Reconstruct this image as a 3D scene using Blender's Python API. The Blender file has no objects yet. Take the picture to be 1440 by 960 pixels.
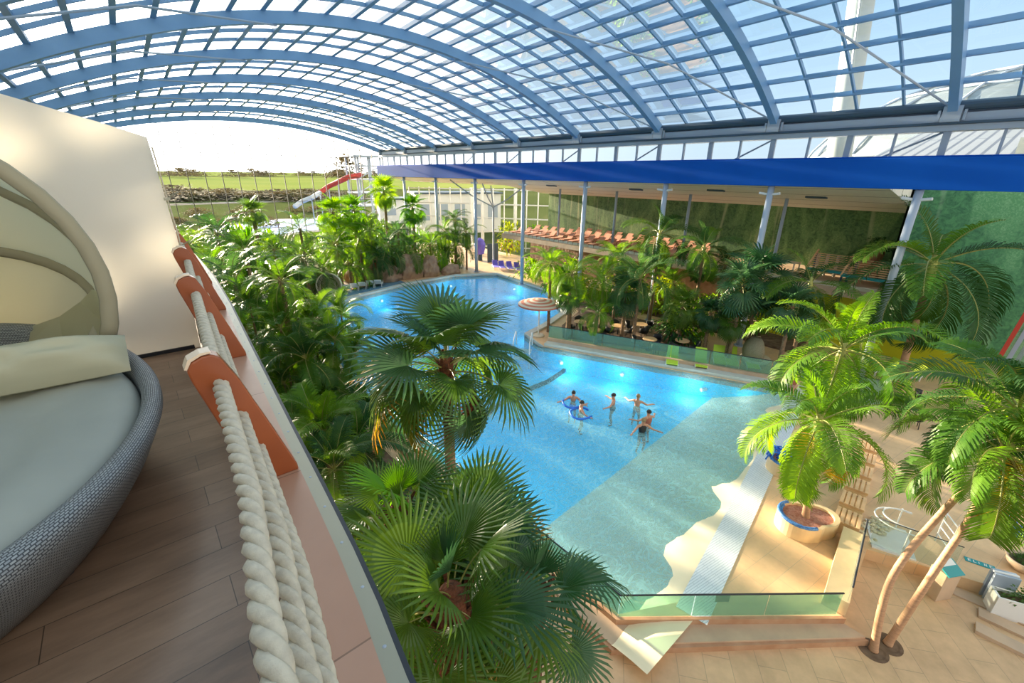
import bpy, bmesh, math, random
from mathutils import Vector, Matrix, Euler
from mathutils.geometry import tessellate_polygon
random.seed(7)
sc = bpy.context.scene
col = sc.collection
PI = math.pi
R = math.radians
V = Vector

# ---------------------------------------------------------------- camera
F_PX, PITCH, YAW, ROLL, CAM_Z = 620.0, R(20.7), R(40.4), R(.7), 10.0
fwd = V((math.sin(YAW)*math.cos(PITCH), math.cos(YAW)*math.cos(PITCH), -math.sin(PITCH)))
rgt = V((math.cos(YAW), -math.sin(YAW), 0))
upv = rgt.cross(fwd)
r2 = rgt*math.cos(ROLL)+upv*math.sin(ROLL)
u2 = upv*math.cos(ROLL)-rgt*math.sin(ROLL)
CAM = V((0, 0, CAM_Z))
cd = bpy.data.cameras.new('camera')
cam = bpy.data.objects.new('camera', cd)
col.objects.link(cam)
cam.matrix_world = Matrix(((r2.x, u2.x, -fwd.x, 0), (r2.y, u2.y, -fwd.y, 0), (r2.z, u2.z, -fwd.z, CAM_Z), (0, 0, 0, 1)))
cd.sensor_width = 36
cd.lens = F_PX/1440*36
cd.clip_start = .05
cd.clip_end = 6000
sc.camera = cam

def ray(px, py):
    return r2*(px-720)+u2*(480-py)+fwd*F_PX
def at_z(px, py, z):            # a measured point of the photograph on a level plane
    d = ray(px, py); return CAM+d*((z-CAM_Z)/d.z)
def at_x(px, py, x):
    d = ray(px, py); return CAM+d*(x/d.x)
def at_y(px, py, y):
    d = ray(px, py); return CAM+d*(y/d.y)

# ---------------------------------------------------------------- materials
def mat(name, color=(.5, .5, .5), rough=.5, metal=0., noise=None, bump=None, trans=0., spec=.5):
    m = bpy.data.materials.new(name); m.use_nodes = True
    nt = m.node_tree; b = nt.nodes['Principled BSDF']
    b.inputs['Roughness'].default_value = rough
    b.inputs['Metallic'].default_value = metal
    b.inputs['Specular IOR Level'].default_value = spec
    b.inputs['Base Color'].default_value = (*color, 1)
    tc = nt.nodes.new('ShaderNodeTexCoord')
    if noise:
        c2, sc_, = noise[0], noise[1]
        stretch = noise[2] if len(noise) > 2 else (1, 1, 1)
        mp = nt.nodes.new('ShaderNodeMapping'); mp.inputs['Scale'].default_value = stretch
        nt.links.new(tc.outputs['Object'], mp.inputs[0])
        n = nt.nodes.new('ShaderNodeTexNoise'); n.inputs['Scale'].default_value = sc_; n.inputs['Detail'].default_value = 5
        nt.links.new(mp.outputs[0], n.inputs['Vector'])
        r = nt.nodes.new('ShaderNodeValToRGB')
        r.color_ramp.elements[0].position = .35; r.color_ramp.elements[1].position = .65
        r.color_ramp.elements[0].color = (*color, 1); r.color_ramp.elements[1].color = (*c2, 1)
        nt.links.new(n.outputs['Fac'], r.inputs[0]); nt.links.new(r.outputs[0], b.inputs['Base Color'])
    if bump:
        n2 = nt.nodes.new('ShaderNodeTexNoise'); n2.inputs['Scale'].default_value = bump[0]; n2.inputs['Detail'].default_value = 4
        nt.links.new(tc.outputs['Object'], n2.inputs['Vector'])
        bp = nt.nodes.new('ShaderNodeBump'); bp.inputs['Strength'].default_value = bump[1]; bp.inputs['Distance'].default_value = bump[2] if len(bump) > 2 else .02
        nt.links.new(n2.outputs['Fac'], bp.inputs['Height']); nt.links.new(bp.outputs[0], b.inputs['Normal'])
    if trans:
        t = nt.nodes.new('ShaderNodeBsdfTranslucent'); t.inputs[0].default_value = (*color, 1)
        mx = nt.nodes.new('ShaderNodeMixShader'); mx.inputs[0].default_value = trans
        out = nt.nodes['Material Output']
        nt.links.new(b.outputs[0], mx.inputs[1]); nt.links.new(t.outputs[0], mx.inputs[2]); nt.links.new(mx.outputs[0], out.inputs[0])
    return m

def glass(name, tint=(.9, .95, .95), refl=.06, rough=.02, body=0., body_col=(.5, .8, .7)):
    m = bpy.data.materials.new(name); m.use_nodes = True
    nt = m.node_tree; nt.nodes.remove(nt.nodes['Principled BSDF']); out = nt.nodes['Material Output']
    t = nt.nodes.new('ShaderNodeBsdfTransparent'); t.inputs[0].default_value = (*tint, 1)
    g = nt.nodes.new('ShaderNodeBsdfGlossy'); g.inputs['Roughness'].default_value = rough
    lw = nt.nodes.new('ShaderNodeLayerWeight'); lw.inputs[0].default_value = .15
    mm = nt.nodes.new('ShaderNodeMath'); mm.operation = 'MULTIPLY_ADD'; mm.inputs[1].default_value = .5; mm.inputs[2].default_value = refl
    nt.links.new(lw.outputs['Fresnel'], mm.inputs[0])
    mx = nt.nodes.new('ShaderNodeMixShader')
    nt.links.new(mm.outputs[0], mx.inputs[0])
    last = t
    if body:
        d = nt.nodes.new('ShaderNodeBsdfDiffuse'); d.inputs[0].default_value = (*body_col, 1)
        m2 = nt.nodes.new('ShaderNodeMixShader'); m2.inputs[0].default_value = body
        nt.links.new(t.outputs[0], m2.inputs[1]); nt.links.new(d.outputs[0], m2.inputs[2]); last = m2
    nt.links.new(last.outputs[0], mx.inputs[1]); nt.links.new(g.outputs[0], mx.inputs[2])
    nt.links.new(mx.outputs[0], out.inputs[0])
    return m

def tiles(name, c1, c2, mortar, bw, bh, rot=0, msize=.006, rough=.5, offset=.5, bump=.2, var=.3, coord='Object', spec=.5):
    m = bpy.data.materials.new(name); m.use_nodes = True
    nt = m.node_tree; b = nt.nodes['Principled BSDF']; b.inputs['Roughness'].default_value = rough; b.inputs['Specular IOR Level'].default_value = spec
    tc = nt.nodes.new('ShaderNodeTexCoord'); mp = nt.nodes.new('ShaderNodeMapping'); mp.inputs['Rotation'].default_value = (0, 0, rot)
    nt.links.new(tc.outputs[coord], mp.inputs[0])
    br = nt.nodes.new('ShaderNodeTexBrick'); br.offset = offset
    for k, v in (('Scale', 1), ('Mortar Size', msize), ('Brick Width', bw), ('Row Height', bh), ('Mortar Smooth', .1)): br.inputs[k].default_value = v
    br.inputs['Color1'].default_value = (*c1, 1); br.inputs['Color2'].default_value = (*c2, 1); br.inputs['Mortar'].default_value = (*mortar, 1)
    nt.links.new(mp.outputs[0], br.inputs['Vector'])
    n = nt.nodes.new('ShaderNodeTexNoise'); n.inputs['Scale'].default_value = 1.3; n.inputs['Detail'].default_value = 8; n.inputs['Roughness'].default_value = .65
    mp2 = nt.nodes.new('ShaderNodeMapping'); mp2.inputs['Rotation'].default_value = (0, 0, rot); mp2.inputs['Scale'].default_value = (1, 4 if bw > 3*bh else 1, 1)
    nt.links.new(tc.outputs[coord], mp2.inputs[0]); nt.links.new(mp2.outputs[0], n.inputs['Vector'])
    mr = nt.nodes.new('ShaderNodeMapRange'); mr.inputs[1].default_value = .3; mr.inputs[2].default_value = .7; mr.inputs[3].default_value = 1-var; mr.inputs[4].default_value = 1+var*.6
    nt.links.new(n.outputs['Fac'], mr.inputs[0])
    mx = nt.nodes.new('ShaderNodeVectorMath'); mx.operation = 'SCALE'
    nt.links.new(br.outputs['Color'], mx.inputs[0]); nt.links.new(mr.outputs[0], mx.inputs['Scale'])
    nt.links.new(mx.outputs[0], b.inputs['Base Color'])
    bp = nt.nodes.new('ShaderNodeBump'); bp.inputs['Strength'].default_value = bump; bp.inputs['Distance'].default_value = .004; bp.invert = True
    nt.links.new(br.outputs['Fac'], bp.inputs['Height']); nt.links.new(bp.outputs[0], b.inputs['Normal'])
    return m

def leafmat(name, c1, c2, tip=None, trans=.35, rough=.42):
    """leaf colour varies by plant and, where given, towards the leaf tips (a per-vertex age value)"""
    m = bpy.data.materials.new(name); m.use_nodes = True
    nt = m.node_tree; b = nt.nodes['Principled BSDF']; b.inputs['Roughness'].default_value = rough; b.inputs['Specular IOR Level'].default_value = .45 if 'fan' in name else .18
    oi = nt.nodes.new('ShaderNodeObjectInfo'); tc = nt.nodes.new('ShaderNodeTexCoord')
    n = nt.nodes.new('ShaderNodeTexNoise'); n.inputs['Scale'].default_value = 2.5
    nt.links.new(tc.outputs['Object'], n.inputs['Vector'])
    ad = nt.nodes.new('ShaderNodeMath'); ad.operation = 'ADD'; ad.use_clamp = True
    s1 = nt.nodes.new('ShaderNodeMath'); s1.operation = 'MULTIPLY_ADD'; s1.inputs[1].default_value = 1.6; s1.inputs[2].default_value = -.8
    nt.links.new(n.outputs['Fac'], s1.inputs[0])
    nt.links.new(s1.outputs[0], ad.inputs[0]); nt.links.new(oi.outputs['Random'], ad.inputs[1])
    mx = nt.nodes.new('ShaderNodeMix'); mx.data_type = 'RGBA'
    mx.inputs[6].default_value = (*c1, 1); mx.inputs[7].default_value = (*c2, 1)
    nt.links.new(ad.outputs[0], mx.inputs[0]); out_c = mx.outputs[2]
    if tip:
        at = nt.nodes.new('ShaderNodeAttribute'); at.attribute_name = 'age'
        mr = nt.nodes.new('ShaderNodeMapRange'); mr.inputs[1].default_value = .45; mr.inputs[2].default_value = 1.05
        nt.links.new(at.outputs['Fac'], mr.inputs[0])
        m3 = nt.nodes.new('ShaderNodeMix'); m3.data_type = 'RGBA'; m3.inputs[7].default_value = (*tip, 1)
        nt.links.new(mr.outputs[0], m3.inputs[0]); nt.links.new(out_c, m3.inputs[6]); out_c = m3.outputs[2]
    nt.links.new(out_c, b.inputs['Base Color'])
    t = nt.nodes.new('ShaderNodeBsdfTranslucent')
    hs = nt.nodes.new('ShaderNodeHueSaturation'); hs.inputs['Value'].default_value = 1.7; hs.inputs['Hue'].default_value = .485; hs.inputs['Saturation'].default_value = 1.1
    nt.links.new(out_c, hs.inputs['Color']); nt.links.new(hs.outputs[0], t.inputs[0])
    ms = nt.nodes.new('ShaderNodeMixShader'); ms.inputs[0].default_value = trans
    nt.links.new(b.outputs[0], ms.inputs[1]); nt.links.new(t.outputs[0], ms.inputs[2]); nt.links.new(ms.outputs[0], nt.nodes['Material Output'].inputs[0])
    return m

M = {}
M['steel'] = mat('blue_steel', (.15, .31, .55), .45, noise=((.18, .35, .6), .6))
M['steel_dark'] = mat('dark_steel', (.05, .09, .14), .5)
M['steel_light'] = mat('light_steel', (.35, .42, .52), .4)
M['mullion'] = mat('mullion', (.1, .08, .07), .5)
M['white_metal'] = mat('white_metal', (.75, .77, .78), .4)
M['blue_paint'] = mat('blue_paint', (.004, .1, .5), .75, noise=((.003, .085, .45), .3), spec=.15)
M['column'] = mat('column_paint', (.42, .5, .62), .4)
M['roof_glass'] = glass('roof_glass', (.93, .96, .96), .03)
M['wall_glass'] = glass('wall_glass', (.94, .95, .94), .02)
M['fence_glass'] = glass('fence_glass', (.62, .85, .76), .05, body=.22, body_col=(.42, .66, .5))
M['clear_glass'] = glass('clear_glass', (.88, .93, .91), .06, body=.06, body_col=(.7, .85, .75))
M['deck'] = tiles('sandstone', (.78, .53, .3), (.72, .48, .27), (.55, .4, .26), 1.2, .6, R(8), .006, .45, var=.16)
M['ground'] = tiles('sandstone_low', (.72, .48, .27), (.65, .42, .235), (.5, .34, .2), 1.2, .6, R(-38), .008, .5, var=.22)
M['stone'] = mat('kerb_stone', (.6, .43, .29), .5, noise=((.5, .36, .25), 2.), bump=(8, .2))
M['stone_front'] = mat('terracotta_edge', (.42, .22, .12), .6, noise=((.5, .3, .18), 3.))
M['coping'] = mat('pool_coping', (.5, .52, .48), .5, noise=((.58, .58, .52), 3.))
M['grate'] = tiles('overflow_grate', (.78, .82, .86), (.74, .79, .84), (.5, .56, .62), .75, .06, R(9), .008, .4, var=.06)
M['planter'] = mat('sand_render', (.82, .62, .36), .6, noise=((.75, .55, .32), 3.))
M['soil'] = mat('soil', (.12, .07, .04), .9, noise=((.2, .13, .08), 4.), bump=(10, .5))
M['gravel'] = mat('red_gravel', (.35, .13, .09), .9, noise=((.5, .25, .2), 18.), bump=(25, .6))
M['teak'] = mat('teak', (.32, .08, .022), .3, noise=((.25, .06, .018), 3., (1, 6, 1)))
M['teak_light'] = mat('pale_timber_cap', (.75, .6, .45), .35)
M['bench_wood'] = mat('bench_wood', (.78, .5, .27), .5, noise=((.65, .4, .2), 3.))
M['rope'] = mat('rope', (.62, .56, .44), .85, noise=((.5, .45, .36), 40.), bump=(260, .6, .002))
M['plank_floor'] = tiles('wood_look_floor', (.27, .17, .11), (.34, .225, .15), (.1, .07, .05), 1.25, .2, 0, .002, .3, var=.4)
M['plank_top'] = tiles('oiled_plank', (.45, .25, .165), (.5, .3, .21), (.25, .14, .09), .9, 1.3, R(90), .003, .3, var=.1, offset=0)
M['trim_metal'] = mat('trim_metal', (.34, .33, .25), .35, .3)
M['trim_dark'] = mat('trim_dark', (.02, .025, .035), .5)
M['cushion'] = mat('cushion', (.4, .42, .37), .65, noise=((.36, .38, .34), 2.))
M['pillow'] = mat('pillow', (.5, .49, .35), .7)
M['canopy'] = mat('canopy_cloth', (.72, .7, .5), .8, trans=.6)
M['canopy_rib'] = mat('canopy_sleeve', (.36, .33, .23), .8)
M['sail'] = mat('sail_panel', (.88, .85, .79), .35, trans=.55)
M['wicker'] = tiles('wicker', (.4, .43, .44), (.3, .33, .35), (.06, .07, .08), .022, .011, 0, .0022, .5, coord='UV', bump=1., var=.15)
M['yellow'] = mat('lime_yellow_paint', (.5, .5, .005), .5, noise=((.44, .45, .005), .8))
M['lime'] = mat('lime_fabric', (.55, .72, .05), .6)
M['violet'] = mat('violet_fabric', (.2, .16, .75), .6)
M['bright_blue'] = mat('blue_foam', (.02, .16, .7), .5)
M['blue_tile'] = mat('blue_mosaic', (.03, .1, .4), .4, noise=((.1, .3, .65), 20.))
M['terracotta'] = mat('terracotta', (.5, .2, .1), .7)
M['lounger_wood'] = mat('lounger_wood', (.4, .17, .09), .6, noise=((.3, .12, .07), 6.))
M['lounger_cloth'] = mat('lounger_cloth', (.62, .3, .2), .7)
M['white'] = mat('white', (.8, .8, .78), .5)
M['cream'] = mat('cream', (.62, .56, .44), .6)
M['red'] = mat('red', (.55, .05, .03), .5)
M['teal'] = mat('teal_sign', (.02, .3, .32), .4)
M['black'] = mat('black', (.015, .015, .018), .6)
M['rock'] = mat('sand_rock', (.45, .3, .2), .9, noise=((.3, .18, .12), 2.), bump=(4, .8, .1))
M['skin'] = mat('skin', (.6, .3, .19), .5)
M['hair_dark'] = mat('hair_dark', (.03, .018, .012), .6)
M['hair_fair'] = mat('hair_fair', (.35, .22, .1), .6)
M['trunk'] = mat('palm_trunk', (.3, .19, .11), .9, noise=((.16, .1, .06), 10., (1, 1, 4)), bump=(30, .8, .02))
M['trunk_red'] = mat('fibrous_trunk', (.22, .07, .03), .95, noise=((.1, .04, .02), 14., (1, 1, 3)), bump=(40, 1., .03))
M['trunk_smooth'] = mat('coconut_trunk', (.55, .32, .18), .7, noise=((.42, .23, .13), 5., (1, 1, 6)), bump=(12, .4, .02))
M['crownshaft'] = mat('crownshaft', (.42, .4, .1), .5)
M['petiole'] = mat('petiole', (.3, .3, .08), .5)
M['fan'] = leafmat('fan_leaf', (.04, .11, .015), (.1, .19, .025), rough=.32)
M['fan_blue'] = leafmat('fan_leaf_blueish', (.03, .095, .035), (.06, .14, .055), rough=.32)
M['fan_bright'] = leafmat('fan_leaf_young', (.1, .3, .015), (.16, .38, .02), trans=.45)
M['fan_old'] = leafmat('fan_leaf_yellowing', (.07, .16, .015), (.13, .22, .02), tip=(.62, .27, .03))
M['fan_dead'] = leafmat('fan_leaf_dead', (.17, .07, .04), (.25, .11, .07), trans=.2, rough=.8)
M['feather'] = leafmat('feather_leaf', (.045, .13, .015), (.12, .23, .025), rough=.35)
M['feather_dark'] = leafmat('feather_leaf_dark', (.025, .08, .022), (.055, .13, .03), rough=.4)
M['feather_light'] = leafmat('feather_leaf_pale', (.08, .2, .015), (.18, .32, .03), trans=.42)  # lighter yellow-green leaf colour of some plants
M['feather_yellow'] = leafmat('feather_leaf_yellow', (.42, .3, .02), (.5, .28, .02), trans=.3)
M['broad'] = leafmat('broad_leaf', (.06, .2, .015), (.2, .34, .02), trans=.4)
M['broad_yellow'] = leafmat('broad_leaf_yellow', (.16, .26, .02), (.26, .32, .03), trans=.4)
M['grass'] = mat('lawn', (.08, .1, .035), .9, spec=0, noise=((.11, .13, .05), .02))
M['field'] = mat('field', (.27, .3, .09), .9, spec=0, noise=((.2, .26, .07), .01))
M['scrub'] = mat('scrub', (.3, .24, .12), .95, noise=((.38, .31, .17), .4))
M['path'] = mat('path', (.32, .3, .27), .8, spec=0)
M['roof_metal'] = tiles('standing_seam', (.36, .37, .4), (.33, .35, .38), (.15, .16, .2), 60, .8, 0, .12, .4, var=.05)
M['mast'] = mat('mast_paint', (.4, .45, .46), .4)
M['ceil_panel'] = tiles('ceiling_panels', (.86, .84, .76), (.83, .81, .73), (.12, .1, .09), 60, 2.4, R(90), .05, .6, var=.06)

def mural_mat(name, base, dark, light, pale):
    m = bpy.data.materials.new(name); m.use_nodes = True
    nt = m.node_tree; b = nt.nodes['Principled BSDF']; b.inputs['Roughness'].default_value = .6
    tc = nt.nodes.new('ShaderNodeTexCoord')
    def noise(scale, stretch, detail=6, dist=0.):
        mp = nt.nodes.new('ShaderNodeMapping'); mp.inputs['Scale'].default_value = stretch
        nt.links.new(tc.outputs['Object'], mp.inputs[0])
        n = nt.nodes.new('ShaderNodeTexNoise'); n.inputs['Scale'].default_value = scale; n.inputs['Detail'].default_value = detail; n.inputs['Distortion'].default_value = dist; n.inputs['Roughness'].default_value = .65
        nt.links.new(mp.outputs[0], n.inputs['Vector']); return n
    def ramp(n, a, b_, p0=.4, p1=.6):
        r = nt.nodes.new('ShaderNodeValToRGB'); r.color_ramp.elements[0].position = p0; r.color_ramp.elements[1].position = p1
        r.color_ramp.elements[0].color = (*a, 1); r.color_ramp.elements[1].color = (*b_, 1)
        nt.links.new(n.outputs['Fac'], r.inputs[0]); return r
    def mixc(f, a, b_):
        x = nt.nodes.new('ShaderNodeMix'); x.data_type = 'RGBA'
        nt.links.new(f, x.inputs[0]); nt.links.new(a, x.inputs[6]); nt.links.new(b_, x.inputs[7]); return x.outputs[2]
    leaf = ramp(noise(3.2, (1, 1, 1), 8, 1.5), dark, base, .36, .62)
    hi = ramp(noise(6., (1, 1, 1), 5, 2.), base, light, .45, .7)
    patch = ramp(noise(.35, (1, 1.3, .5), 3, .6), (0, 0, 0), (1, 1, 1), .5, .6)
    trunks = ramp(noise(.8, (1, 1, .07), 3, .4), (0, 0, 0), (1, 1, 1), .57, .63)
    pl = nt.nodes.new('ShaderNodeRGB'); pl.outputs[0].default_value = (*pale, 1)
    c = mixc(patch.outputs[0], leaf.outputs[0], hi.outputs[0])
    sc2 = nt.nodes.new('ShaderNodeMath'); sc2.operation = 'MULTIPLY'; sc2.inputs[1].default_value = .55
    nt.links.new(trunks.outputs[0], sc2.inputs[0])
    c = mixc(sc2.outputs[0], c, pl.outputs[0])
    nt.links.new(c, b.inputs['Base Color'])
    return m
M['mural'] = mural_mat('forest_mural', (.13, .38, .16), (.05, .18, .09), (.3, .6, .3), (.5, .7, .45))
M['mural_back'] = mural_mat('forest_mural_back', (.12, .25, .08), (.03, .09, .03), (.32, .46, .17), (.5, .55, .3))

def pool_mat():
    m = bpy.data.materials.new('pool_lining'); m.use_nodes = True
    nt = m.node_tree; b = nt.nodes['Principled BSDF']; b.inputs['Roughness'].default_value = .6
    g = nt.nodes.new('ShaderNodeNewGeometry'); sx = nt.nodes.new('ShaderNodeSeparateXYZ'); nt.links.new(g.outputs['Position'], sx.inputs[0])
    m1 = nt.nodes.new('ShaderNodeMath'); m1.operation = 'MULTIPLY_ADD'; m1.inputs[1].default_value = -.075; m1.inputs[2].default_value = -7.55
    nt.links.new(sx.outputs[0], m1.inputs[0])
    m2 = nt.nodes.new('ShaderNodeMath'); m2.operation = 'ADD'; nt.links.new(sx.outputs[1], m2.inputs[0]); nt.links.new(m1.outputs[0], m2.inputs[1])
    m3 = nt.nodes.new('ShaderNodeMath'); m3.operation = 'GREATER_THAN'; m3.inputs[1].default_value = 0; nt.links.new(m2.outputs[0], m3.inputs[0])
    deep = nt.nodes.new('ShaderNodeMapRange'); deep.inputs[1].default_value = 0; deep.inputs[2].default_value = 16
    nt.links.new(m2.outputs[0], deep.inputs[0])
    mb = nt.nodes.new('ShaderNodeMix'); mb.data_type = 'RGBA'; mb.inputs[6].default_value = (.06, .7, 1, 1); mb.inputs[7].default_value = (.01, .5, .92, 1)
    nt.links.new(deep.outputs[0], mb.inputs[0])
    n = nt.nodes.new('ShaderNodeTexNoise'); n.inputs['Scale'].default_value = .7; n.inputs['Detail'].default_value = 5
    nt.links.new(g.outputs['Position'], n.inputs['Vector'])
    ms = nt.nodes.new('ShaderNodeMix'); ms.data_type = 'RGBA'; ms.inputs[6].default_value = (.82, .72, .5, 1); ms.inputs[7].default_value = (.9, .78, .54, 1)
    nt.links.new(n.outputs['Fac'], ms.inputs[0])
    mx = nt.nodes.new('ShaderNodeMix'); mx.data_type = 'RGBA'
    nt.links.new(m3.outputs[0], mx.inputs[0]); nt.links.new(ms.outputs[2], mx.inputs[6]); nt.links.new(mb.outputs[2], mx.inputs[7])
    nt.links.new(mx.outputs[2], b.inputs['Base Color'])
    return m
M['pool'] = pool_mat()
def water_mat():
    m = bpy.data.materials.new('pool_water'); m.use_nodes = True
    nt = m.node_tree; nt.nodes.remove(nt.nodes['Principled BSDF']); out = nt.nodes['Material Output']
    tc = nt.nodes.new('ShaderNodeTexCoord')
    n = nt.nodes.new('ShaderNodeTexNoise'); n.inputs['Scale'].default_value = 3.2; n.inputs['Detail'].default_value = 4; n.inputs['Distortion'].default_value = .8
    nt.links.new(tc.outputs['Object'], n.inputs['Vector'])
    bp = nt.nodes.new('ShaderNodeBump'); bp.inputs['Strength'].default_value = .22; bp.inputs['Distance'].default_value = .06
    nt.links.new(n.outputs['Fac'], bp.inputs['Height'])
    t = nt.nodes.new('ShaderNodeBsdfTransparent'); t.inputs[0].default_value = (.86, .97, .98, 1)
    g = nt.nodes.new('ShaderNodeBsdfGlossy'); g.inputs['Roughness'].default_value = .08; nt.links.new(bp.outputs[0], g.inputs['Normal'])
    fr = nt.nodes.new('ShaderNodeFresnel'); fr.inputs['IOR'].default_value = 1.27; nt.links.new(bp.outputs[0], fr.inputs['Normal'])
    # ridged noise paints bright caustic lines of light into the water colour
    n3 = nt.nodes.new('ShaderNodeTexNoise'); n3.inputs['Scale'].default_value = 1.6; n3.inputs['Detail'].default_value = 3; n3.inputs['Distortion'].default_value = 1.2
    nt.links.new(tc.outputs['Object'], n3.inputs['Vector'])
    sb = nt.nodes.new('ShaderNodeMath'); sb.operation = 'SUBTRACT'; sb.inputs[1].default_value = .5; nt.links.new(n3.outputs['Fac'], sb.inputs[0])
    ab = nt.nodes.new('ShaderNodeMath'); ab.operation = 'ABSOLUTE'; nt.links.new(sb.outputs[0], ab.inputs[0])
    n5 = nt.nodes.new('ShaderNodeTexNoise'); n5.inputs['Scale'].default_value = 6; n5.inputs['Detail'].default_value = 2; n5.inputs['Distortion'].default_value = 1.5
    nt.links.new(tc.outputs['Object'], n5.inputs['Vector'])
    s5 = nt.nodes.new('ShaderNodeMath'); s5.operation = 'SUBTRACT'; s5.inputs[1].default_value = .5; nt.links.new(n5.outputs['Fac'], s5.inputs[0])
    a5 = nt.nodes.new('ShaderNodeMath'); a5.operation = 'ABSOLUTE'; nt.links.new(s5.outputs[0], a5.inputs[0])
    mn = nt.nodes.new('ShaderNodeMath'); mn.operation = 'MINIMUM'; nt.links.new(ab.outputs[0], mn.inputs[0]); nt.links.new(a5.outputs[0], mn.inputs[1])
    mr = nt.nodes.new('ShaderNodeMapRange'); mr.inputs[1].default_value = .0; mr.inputs[2].default_value = .05; mr.inputs[3].default_value = .4; mr.inputs[4].default_value = .21
    nt.links.new(mn.outputs[0], mr.inputs[0])
    d = nt.nodes.new('ShaderNodeBsdfDiffuse'); d.inputs[0].default_value = (.42, .85, .92, 1)
    m1 = nt.nodes.new('ShaderNodeMixShader'); nt.links.new(mr.outputs[0], m1.inputs[0]); nt.links.new(t.outputs[0], m1.inputs[1]); nt.links.new(d.outputs[0], m1.inputs[2])
    mx = nt.nodes.new('ShaderNodeMixShader'); nt.links.new(fr.outputs[0], mx.inputs[0]); nt.links.new(m1.outputs[0], mx.inputs[1]); nt.links.new(g.outputs[0], mx.inputs[2])
    nt.links.new(mx.outputs[0], out.inputs[0])
    return m
M['water'] = water_mat()

# ---------------------------------------------------------------- helpers
def tag(o, label=None, cat=None, group=None, kind=None):
    if label: o['label'] = label
    if cat: o['category'] = cat
    if group: o['group'] = group
    if kind: o['kind'] = kind
    return o
def empty(name, loc=(0, 0, 0), rz=0, label=None, cat=None, group=None, kind=None):
    o = bpy.data.objects.new(name, None); col.objects.link(o); o.location = loc; o.rotation_euler = (0, 0, rz)
    return tag(o, label, cat, group, kind)
def link(name, me, parent=None):
    o = bpy.data.objects.new(name, me); col.objects.link(o)
    if parent: o.parent = parent
    return o
def kids(o): return [c for c in o.children]
def copy_tree(o, parent=None):
    c = o.copy(); col.objects.link(c)
    if parent: c.parent = parent
    for ch in kids(o): copy_tree(ch, c)
    return c

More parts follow.
